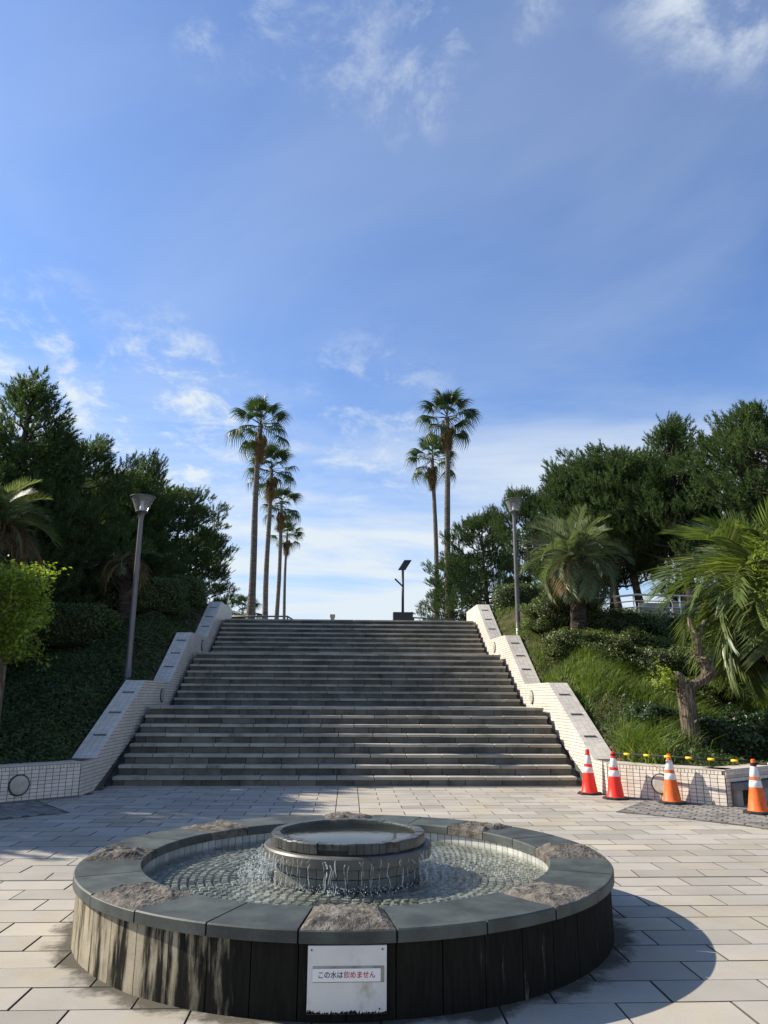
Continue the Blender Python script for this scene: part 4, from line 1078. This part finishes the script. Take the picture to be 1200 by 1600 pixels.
# ------------------------------------------------------------------ feather palms
def feather(seed, bend, L=1.75, n=46, droop=.5, lw=.46, wd=.010):
    r_ = np.random.default_rng(seed); mb = MB(); pts = []; el = 0.0; p = np.zeros(3); ns = 24
    for i in range(ns + 1):
        pts.append(p.copy()); t = i / ns; el = -bend * t ** 1.35
        p = p + np.array([math.cos(el), 0, math.sin(el)]) * L / ns
    mb.tube([pts[i] for i in range(0, ns + 1, 3)], [.022 * (1 - .85 * i / ns) + .002 for i in range(0, ns + 1, 3)], 5, cap=False)
    for i in range(n):
        t = .16 + .84 * i / (n - 1); k = min(int(t * ns), ns - 1); q = pts[k] + (pts[k + 1] - pts[k]) * (t * ns - k)
        tg = unit(pts[min(k + 1, ns)] - pts[max(k - 1, 0)]); up = np.array([-tg[2], 0, tg[0]])
        ll = lw * (math.sin(math.pi * (.12 + .80 * t)) ** .6) * r_.uniform(.85, 1.1)
        for s in (-1, 1):
            d = unit(tg * (.55 + .5 * t) + np.array([0, s, 0]) * (.85) + up * r_.uniform(.25, .55) + r_.normal(0, .07, 3))
            wv = unit(np.cross(d, up + np.array([0, s * .5, 0]))) * wd
            m = q + d * ll * .5; e = q + d * ll + np.array([0, 0, -droop * ll * r_.uniform(.5, 1.1)])
            m = m + np.array([0, 0, -droop * ll * .12])
            mb.add([q - wv * .5, q + wv * .5, m + wv, m - wv, e], [(0, 1, 2, 3), (3, 2, 4)])
    return mb
FE = [feather(31, .9, 1.55, 56, .05, .46), feather(32, 1.5, 1.5, 56, .08, .48), feather(33, 2.1, 1.45, 56, .14, .48)]
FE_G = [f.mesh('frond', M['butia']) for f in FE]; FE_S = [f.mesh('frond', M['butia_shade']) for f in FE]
FE_L = [feather(s, b, 1.85, 58, .30, .74, .017).mesh('frond', M['palm_green']) for s, b in ((41, 1.2), (42, 1.7), (43, 2.1))]
FE_D = [feather(s, b, 1.6, 36, .9, .42).mesh('dead_frond', M['dead']) for s, b in ((51, 2.0), (52, 2.4))]
def feather_palm(x, y, zc, label, meshes, n=44, sc=1.0, nd=6, rt=.17, seed=1, group='feather palms on the banks', az_rng=None, el0=80, el1=-12):
    r_ = random.Random(seed); z0 = float(hill_z(x, y)) - .1
    o = empty('feather_palm', (x, y, z0), label, 'palm tree', group); h = zc - z0
    MB().tube([(.03 * math.sin(5 * t), 0, h * t) for t in np.linspace(0, 1, 9)], [rt * (1.12 - .1 * t) * r_.uniform(.93, 1.07) for t in np.linspace(0, 1, 9)], 14, jit=.14).build('trunk', M['butia_bark'], o)
    bt = MB()
    for i in range(70):                                       # cut leaf bases round the upper trunk
        t = r_.uniform(.45, 1.0); a = r_.uniform(0, 6.28); ca, sa = math.cos(a), math.sin(a); zz = h * t
        bt.tube([(rt * .8 * ca, rt * .8 * sa, zz), (rt * 1.5 * ca, rt * 1.5 * sa, zz + .13), (rt * 1.75 * ca, rt * 1.75 * sa, zz + .22)], [.03, .022, .012], 4)
    tag(bt.build('leaf_bases', M['butia_bark'], o), kind='stuff')
    for i in range(n):
        t = (i + .5) / n; el = el0 + (el1 - el0) * t ** .8 + r_.uniform(-7, 7); az = i * 137.5 + r_.uniform(-12, 12)
        me = meshes[0 if t < .25 else 1 if t < .65 else 2]; s = sc * r_.uniform(.88, 1.1) * (.8 + .2 * min(1, t * 3))
        inst('frond', me, o, (0, 0, h - .02 - .12 * t), Euler((r_.uniform(-.3, .3), -R(el), R(az)), 'XYZ'), (s, s, s))
    for i in range(nd):
        az = r_.uniform(0, 360) if az_rng is None else r_.uniform(*az_rng)
        inst('dead_frond', FE_D[i % 2], o, (0, 0, h - .2), Euler((r_.uniform(-.4, .4), -R(r_.uniform(-20, 25)), R(az)), 'XYZ'), (sc * .95,) * 3)
feather_palm(5.85, 19.0, 5.15, 'grey green feather palm with arching fronds behind the clipped bushes', FE_G, 58, .98, 4, .19, 1, el0=88, el1=-28)
feather_palm(8.1, 14.0, 3.75, 'large feather palm with long drooping leaflets beyond the pollarded tree', FE_L, 54, 1.16, 3, .2, 2, el0=80, el1=-25)
feather_palm(-8.35, 17.3, 5.45, 'pale feather palm with brown drooping fronds in front of the dark pines', FE_S, 40, 1.05, 7, .18, 3, az_rng=(-50, 10))
feather_palm(-6.15, 20.6, 5.3, 'feather palm hidden in shade behind the clipped hedge, only its trunk plain', FE_S, 5, .7, 9, .17, 4, el0=20, el1=-20)

# ------------------------------------------------------------------ hedges and bushes
def bush(name, label, cat, x, y, z0, dims, rz, n, mat, leaf_size, lumps=.12, group=None, flat=.5, seed=0):
    """clipped or loose bush: lumpy rounded box with a dark twiggy inside and a skin of leaves"""
    r_ = np.random.default_rng(seed + 100)
    o = empty(name, (x, y, z0), label, cat, group, rz)
    a, b, h = dims[0] / 2, dims[1] / 2, dims[2]
    D = unit(r_.normal(0, 1, (n * 2, 3))); D = D[D[:, 2] > -.55][:n]
    pw = 2 / flat if flat else 2
    def surf(D, k=1.0):
        e = 2.0 + 4 * flat
        s = (np.abs(D[:, 0]) ** e + np.abs(D[:, 1]) ** e + np.abs(D[:, 2]) ** e) ** (-1 / e)
        f1, f2, f3 = r_ph
        wob = 1 + lumps * (np.sin(D[:, 0] * 5 * a / .8 + f1) * np.sin(D[:, 1] * 6 + f2) + .7 * np.sin(D[:, 2] * 8 + f3 + D[:, 0] * 7 * a))
        return D * (s * wob * k)[:, None]
    r_ph = r_.uniform(0, 6.28, 3)
    P = surf(D) * r_.uniform(.80, 1.03, (len(D), 1))
    Pw = P * np.array([a, b, h / 2]) + np.array([0, 0, h / 2])
    V = leaves(Pw, D * np.array([1, 1, 1.2]), leaf_size, .55, .8)
    inst('foliage', soup('foliage', V, mat), o)
    core = MB(); nu, nv = 20, 10
    dd = []
    for j in range(nv + 1):
        for i in range(nu):
            th = math.pi * (.02 + .78 * j / nv); p = 2 * math.pi * i / nu; dd.append((math.sin(th) * math.cos(p), math.sin(th) * math.sin(p), math.cos(th)))
    Q = surf(np.array(dd), .80) * np.array([a, b, h / 2]) + np.array([0, 0, h / 2])
    core.v = [tuple(q) for q in Q]
    for j in range(nv):
        for i in range(nu): q = (i + 1) % nu; core.f.append((j * nu + i, (j + 1) * nu + i, (j + 1) * nu + q, j * nu + q))
    core.m = [0] * len(core.f); core.build('branches', M['twig'], o, True)
M['twig'] = stone('twig', (.030, .032, .016), 1, .4, 8, 40, .4, .5, 0, .1, bump_dist=.03)
hz = lambda x, y: float(hill_z(x, y))
HG = 'clipped hedges and bushes'
bush('hedge', 'dark clipped hedge on the left bank beside the feather palm', 'hedge', -7.2, 19.3, hz(-7.2, 19.3) - .1, (2.6, 1.3, 1.25), .35, 9000, M['hedge'], .062, .05, HG, .5, 1)
bush('hedge', 'dark clipped hedge behind the lamp on the left bank', 'hedge', -5.9, 21.6, hz(-5.9, 21.6) - .1, (2.4, 1.3, 1.2), .6, 9000, M['hedge'], .062, .05, HG, .5, 2)
bush('hedge', 'rounded clipped hedge end beside the top of the stair wall under the pines', 'hedge', -5.45, 24.0, hz(-5.45, 24.0) - .2, (1.75, 1.6, 1.15), .3, 8000, M['hedge'], .06, .05, HG, .35, 3)
bush('hedge', 'low clipped hedge at the edge of the left bank near the picture edge', 'hedge', -9.6, 17.6, hz(-9.6, 17.6) - .1, (2.6, 1.3, 1.2), .3, 6000, M['hedge'], .065, .05, HG, .5, 4)
bush('hedge', 'square clipped hedge beside the lamp on the grassy bank', 'hedge', 5.95, 24.2, hz(5.95, 24.2) - .25, (2.5, 1.1, 1.1), .04, 9000, M['hedge'], .06, .03, HG, .8, 5)
bush('bush', 'rounded bush below the trunk of the grey feather palm', 'bush', 5.75, 19.9, hz(5.75, 19.9) - .1, (2.0, 1.2, 1.05), .1, 9000, M['bush'], .055, .16, HG, .5, 6)
bush('bush', 'wide clipped bush in front of the metal railing', 'bush', 7.15, 19.7, hz(7.15, 19.7) - .15, (2.7, 1.3, 1.2), .0, 12000, M['bush'], .055, .16, HG, .5, 7)
bush('bush', 'wide bush running from the metal railing to the large feather palm', 'bush', 9.0, 19.2, hz(9.0, 19.2) - .15, (2.8, 1.5, 1.2), .1, 11000, M['hedge'], .055, .16, HG, .5, 8)
bush('bush', 'low bush at the foot of the grey feather palm beside the lamp', 'bush', 5.65, 18.2, hz(5.65, 18.2) - .15, (1.7, 1.0, .7), .1, 6000, M['bush'], .05, .22, HG, .4, 15)
bush('bush', 'loose bush below the wide clipped bush on the grassy slope', 'bush', 6.75, 18.0, hz(6.75, 18.0) - .15, (2.3, 1.3, .95), .2, 10000, M['bush'], .055, .22, HG, .4, 9)
bush('bush', 'loose bush between the railing bushes and the long grass', 'bush', 7.6, 17.2, hz(7.6, 17.2) - .15, (2.2, 1.2, .9), -.2, 9000, M['hedge'], .055, .22, HG, .4, 16)
bush('bush', 'loose dark bush behind the top of the pollarded tree', 'bush', 7.3, 15.9, hz(7.3, 15.9) - .15, (2.2, 1.2, .75), .3, 8000, M['bush'], .055, .25, HG, .4, 10)
bush('bush', 'dark glossy bush beside the foot of the pollarded tree', 'bush', 6.95, 13.35, hz(6.95, 13.35) - .2, (1.9, .9, .85), -.15, 6500, M['camellia'], .065, .26, HG, .3, 11)
bush('bush', 'glossy leaved bush at the end of the planter behind the bench', 'bush', 7.9, 12.95, .42, (1.4, 1.0, .95), .1, 4500, M['camellia'], .065, .14, HG, .3, 12)
bush('bush', 'small dark bush behind the trunk of the pollarded tree', 'bush', 5.75, 14.1, hz(5.75, 14.1) - .15, (1.1, .6, .5), .4, 3000, M['camellia'], .055, .3, HG, .3, 13)
bush('bush', 'dark far bush peeping over the wall beside the small palm', 'bush', -6.9, 44, TOP, (2.2, 1.2, 2.35), 0, 2500, M['hedge'], .13, .1, HG, .3, 14)

# ------------------------------------------------------------------ pollarded trees with leafy shoots
def shoots(P0, dirs, lens, leaf_size, per, mat, name, parent):
    V = []; tw = MB()
    for p, d, l in zip(P0, dirs, lens):
        p = np.array(p); d = unit(np.array(d)); side = unit(rng.normal(0, 1, 3))
        pts = [p + d * l * t + side * .10 * l * t * t for t in np.linspace(0, 1, 5)]
        tw.tube(pts, [.006, .005, .004, .003, .002], 4, cap=False)
        t = rng.uniform(.12, 1, per); Q = p + d * l * t[:, None] + side * .10 * l * (t * t)[:, None] + rng.normal(0, leaf_size * .8, (per, 3))
        V.append(leaves(Q, np.tile(d * .4 + np.array([0, -.2, .7]), (per, 1)), leaf_size, .48, .75))
    inst(name, soup(name, np.concatenate(V), mat), parent)
    tw.build('twigs', M['bark'], parent)
pt_ = empty('pollarded_tree', (5.95, 13.2, hz(5.95, 13.2) - .1), 'pollarded tree with a thick ribbed trunk and stubby cut limbs', 'tree'); zb = hz(5.95, 13.2) - .1
def rel(*p): return [(a - 5.95, b - 13.2, c - zb) for a, b, c in p]
MB().tube(rel((5.97, 13.2, zb - .1), (5.95, 13.2, zb + .06), (5.94, 13.2, .95), (5.92, 13.2, 1.4), (5.90, 13.2, 1.68), (5.90, 13.2, 1.80)), [.23, .18, .155, .148, .15, .10], 24, jit=.03).build('trunk', M['bark'], pt_)
MB().tube(rel((5.91, 13.2, 1.60), (6.05, 13.18, 1.75), (6.22, 13.16, 1.83), (6.36, 13.18, 1.95), (6.35, 13.2, 2.10), (6.22, 13.2, 2.16), (6.20, 13.2, 2.40), (6.19, 13.2, 2.62), (6.12, 13.2, 2.80), (6.10, 13.2, 2.93)), [.09, .085, .095, .13, .12, .075, .085, .09, .055, .04], 12, jit=.22).build('limb', M['bark'], pt_)
MB().tube(rel((6.19, 13.2, 2.58), (6.28, 13.18, 2.72), (6.36, 13.18, 2.88)), [.06, .045, .03], 10, jit=.2).build('limb', M['bark'], pt_)
MB().tube(rel((5.88, 13.2, 1.66), (5.80, 13.16, 1.80), (5.78, 13.14, 1.92), (5.80, 13.13, 1.97)), [.085, .10, .085, .04], 12, jit=.25).build('limb', M['bark'], pt_)
MB().tube(rel((6.28, 13.1, 2.06), (6.20, 13.02, 2.22)), [.06, .055], 10, jit=.2).build('limb', M['bark'], pt_)
P0 = rel(*[(5.74 + random.uniform(-.08, .05), 13.1, 1.7 + random.uniform(-.05, .2)) for i in range(14)])
shoots(P0, [(-1.1 + random.uniform(-.5, .7), random.uniform(-.4, .5), random.uniform(-.1, .9)) for i in P0], [random.uniform(.25, .5) for i in P0], .062, 26, M['yellow_leaf'], 'leaves', pt_)
P0 = rel(*[(6.15 + random.uniform(-.12, .12), 13.15, 2.35 + random.uniform(-.25, .5)) for i in range(12)])
shoots(P0, [(random.uniform(-1, .6), random.uniform(-.5, .5), random.uniform(-.1, .8)) for i in P0], [random.uniform(.15, .34) for i in P0], .055, 14, M['mid_leaf'], 'leaves', pt_)

zb2 = hz(-5.85, 13.0) - .1
pl = empty('pollarded_tree', (-5.85, 13.0, zb2), 'pollarded tree thick with yellow green shoots beside the dark bank', 'tree')
MB().tube([(.0, 0, -.1), (.02, 0, .1), (.03, 0, .7), (.02, 0, 1.35), (-.05, 0, 1.6)], [.17, .13, .11, .11, .13], 14, jit=.1).build('trunk', M['bark'], pl)
MB().tube([(-.05, 0, 1.5), (-.22, -.03, 1.95), (-.08, -.03, 2.35), (.06, -.05, 2.55), (.12, -.06, 2.68)], [.10, .10, .12, .11, .06], 12, jit=.2).build('limb', M['bark'], pl)
P0 = []; DR = []; LN = []
for i in range(380):
    a = random.uniform(0, 6.28); z = random.uniform(1.45, 2.98); rr = random.uniform(.05, .62) * (1.15 - .25 * abs(z - 2.1))
    P0.append((-.12 + rr * math.cos(a), rr * math.sin(a) * .9, z)); DR.append((math.cos(a) * .9, math.sin(a) * .8, random.uniform(.1, 1.1))); LN.append(random.uniform(.22, .48))
shoots(P0, DR, LN, .078, 26, M['yellow_leaf'], 'leaves', pl)

zb3 = hz(7.55, 12.6) - .1
pr_ = empty('pollarded_tree', (7.72, 12.2, zb3), 'leafy tree at the picture edge whose bright shoots overlap the large feather palm', 'tree')
MB().tube([(.05, 0, -.1), (.0, 0, .2), (-.02, 0, 1.4), (-.1, 0, 2.3), (-.15, 0, 2.9)], [.17, .14, .12, .11, .09], 14, jit=.1).build('trunk', M['bark'], pr_)
P0 = []; DR = []; LN = []
for i in range(120):
    a = random.uniform(0, 6.28); z = random.uniform(2.35, 3.95); rr = random.uniform(.05, .42)
    P0.append((-.2 + rr * math.cos(a), rr * math.sin(a), z)); DR.append((math.cos(a), math.sin(a), random.uniform(-.1, .9))); LN.append(random.uniform(.2, .46))
shoots(P0, DR, LN, .066, 26, M['mid_leaf'], 'leaves', pr_)

# ------------------------------------------------------------------ grass and ground cover
def blades(X, Y, hmin, hmax, wid, lean=.5, wind=(.25, -.2)):
    n = len(X); Z = hill_z(X, Y); B = np.stack([X, Y, Z - .02], 1)
    h = rng.uniform(hmin, hmax, (n, 1)); a = rng.uniform(0, 6.28, n); sd = np.stack([np.cos(a), np.sin(a), 0 * a], 1) * wid
    ld = np.stack([rng.normal(0, lean, n) + wind[0], rng.normal(0, lean, n) + wind[1], 0 * a], 1)
    m = B + np.array([0, 0, 1]) * h * .6 + ld * h * .3; t = B + np.array([0, 0, 1]) * h * .88 + ld * h * 1.0
    q = np.stack([B - sd, B + sd, m + sd * .8, m - sd * .8], 1)
    t4 = np.stack([m - sd * .8, m + sd * .8, t + sd * .1, t - sd * .1], 1)
    return np.concatenate([q, t4])
def scatter(n, x0, x1, y0, y1, dens):
    X = rng.uniform(x0, x1, n); Y = rng.uniform(y0, y1, n); k = rng.uniform(0, 1, n) < dens(X, Y); return X[k], Y[k]
nz = lambda X, Y, s, p: .5 + .25 * np.sin(X * s + p + 1.7 * np.sin(Y * s * .7)) + .25 * np.sin(Y * s * 1.3 - p + 1.3 * np.sin(X * s * .9))
edge = lambda X: np.where(X < CORN2[0], CORN[1] - 1.0 * (X - CORN[0]), np.where(X < 7, CORN2[1] + .6 * (X - CORN2[0]), 12.3)) + .36
ok = lambda X, Y: (Y > edge(np.abs(X))) & ((np.abs(X) > WO + .03) | (Y < 12.9))
X, Y = scatter(60000, 4.6, 9.5, 12, 19.5, lambda X, Y: ok(X, Y) * np.clip((Y - edge(X) - .9) * .7, 0, 1) * np.clip(nz(X, Y, 2.3, .4) * 2.4 - .7, .06, 1))
V1 = blades(X, Y, .16, .40, .0075)
X, Y = scatter(26000, 4.6, 9.5, 11.6, 25, lambda X, Y: ok(X, Y) * .9)
V2 = blades(X, Y, .05, .14, .006, .7)
X, Y = scatter(9000, 4.6, 6.4, 17.5, 24, lambda X, Y: ok(X, Y) * np.clip(nz(X, Y, 2.9, 1.4) * 1.8 - .3, .1, 1))
V2 = np.concatenate([V2, blades(X, Y, .10, .24, .008, .6)])
X, Y = scatter(700, 4.6, 5.15, 12.1, 13.3, lambda X, Y: ok(X, Y) * 1.0)
V3 = blades(X, Y, .25, .55, .010, .6, (-.15, -.3))
tag(inst('slope_grass', soup('slope_grass', np.concatenate([V1, V2, V3]), M['grass'])), 'long green grass covering the sunny bank beside the stairs', 'grass', kind='stuff')
X, Y = scatter(22000, 4.5, 9.5, 11.5, 19, lambda X, Y: ok(X, Y) * np.clip(1.3 - .25 * (Y - edge(X)), .15, 1))
P = np.stack([X, Y, hill_z(X, Y) + rng.uniform(0, .03, len(X))], 1)
tag(inst('leaf_litter', soup('leaf_litter', leaves(P, np.tile([0, 0, 1.], (len(P), 1)), .055, .5, .45), M['litter'])), 'dry fallen leaves at the foot of the sunny bank', 'leaf litter', kind='stuff')
X, Y = scatter(30000, 4.5, 9.5, 11.2, 19, lambda X, Y: ok(X, Y) * np.clip(nz(X, Y, 2.2, 2.0) * 1.6 - .25, .1, 1))
P = np.stack([X, Y, hill_z(X, Y) + rng.uniform(.02, .12, len(X))], 1); va = leaves(P, np.tile([0, -.3, 1.], (len(P), 1)), .06, .6, .6)
X, Y = scatter(130000, -12, -4.5, 11.5, 26, lambda X, Y: ok(X, Y) * np.clip(1.25 - .05 * (Y - 12), .4, 1))
P = np.stack([X, Y, hill_z(X, Y) + rng.uniform(.0, .11, len(X)) * (.4 + nz(X, Y, 2.4, 1.1))], 1); vb = leaves(P, np.tile([.1, -.35, 1.], (len(P), 1)), .075, .62, .6)
tag(inst('ground_cover', soup('ground_cover', np.concatenate([va, vb]), M['cover'])), 'low dark ivy-like ground cover spread over the shaded bank', 'ground cover', kind='stuff')
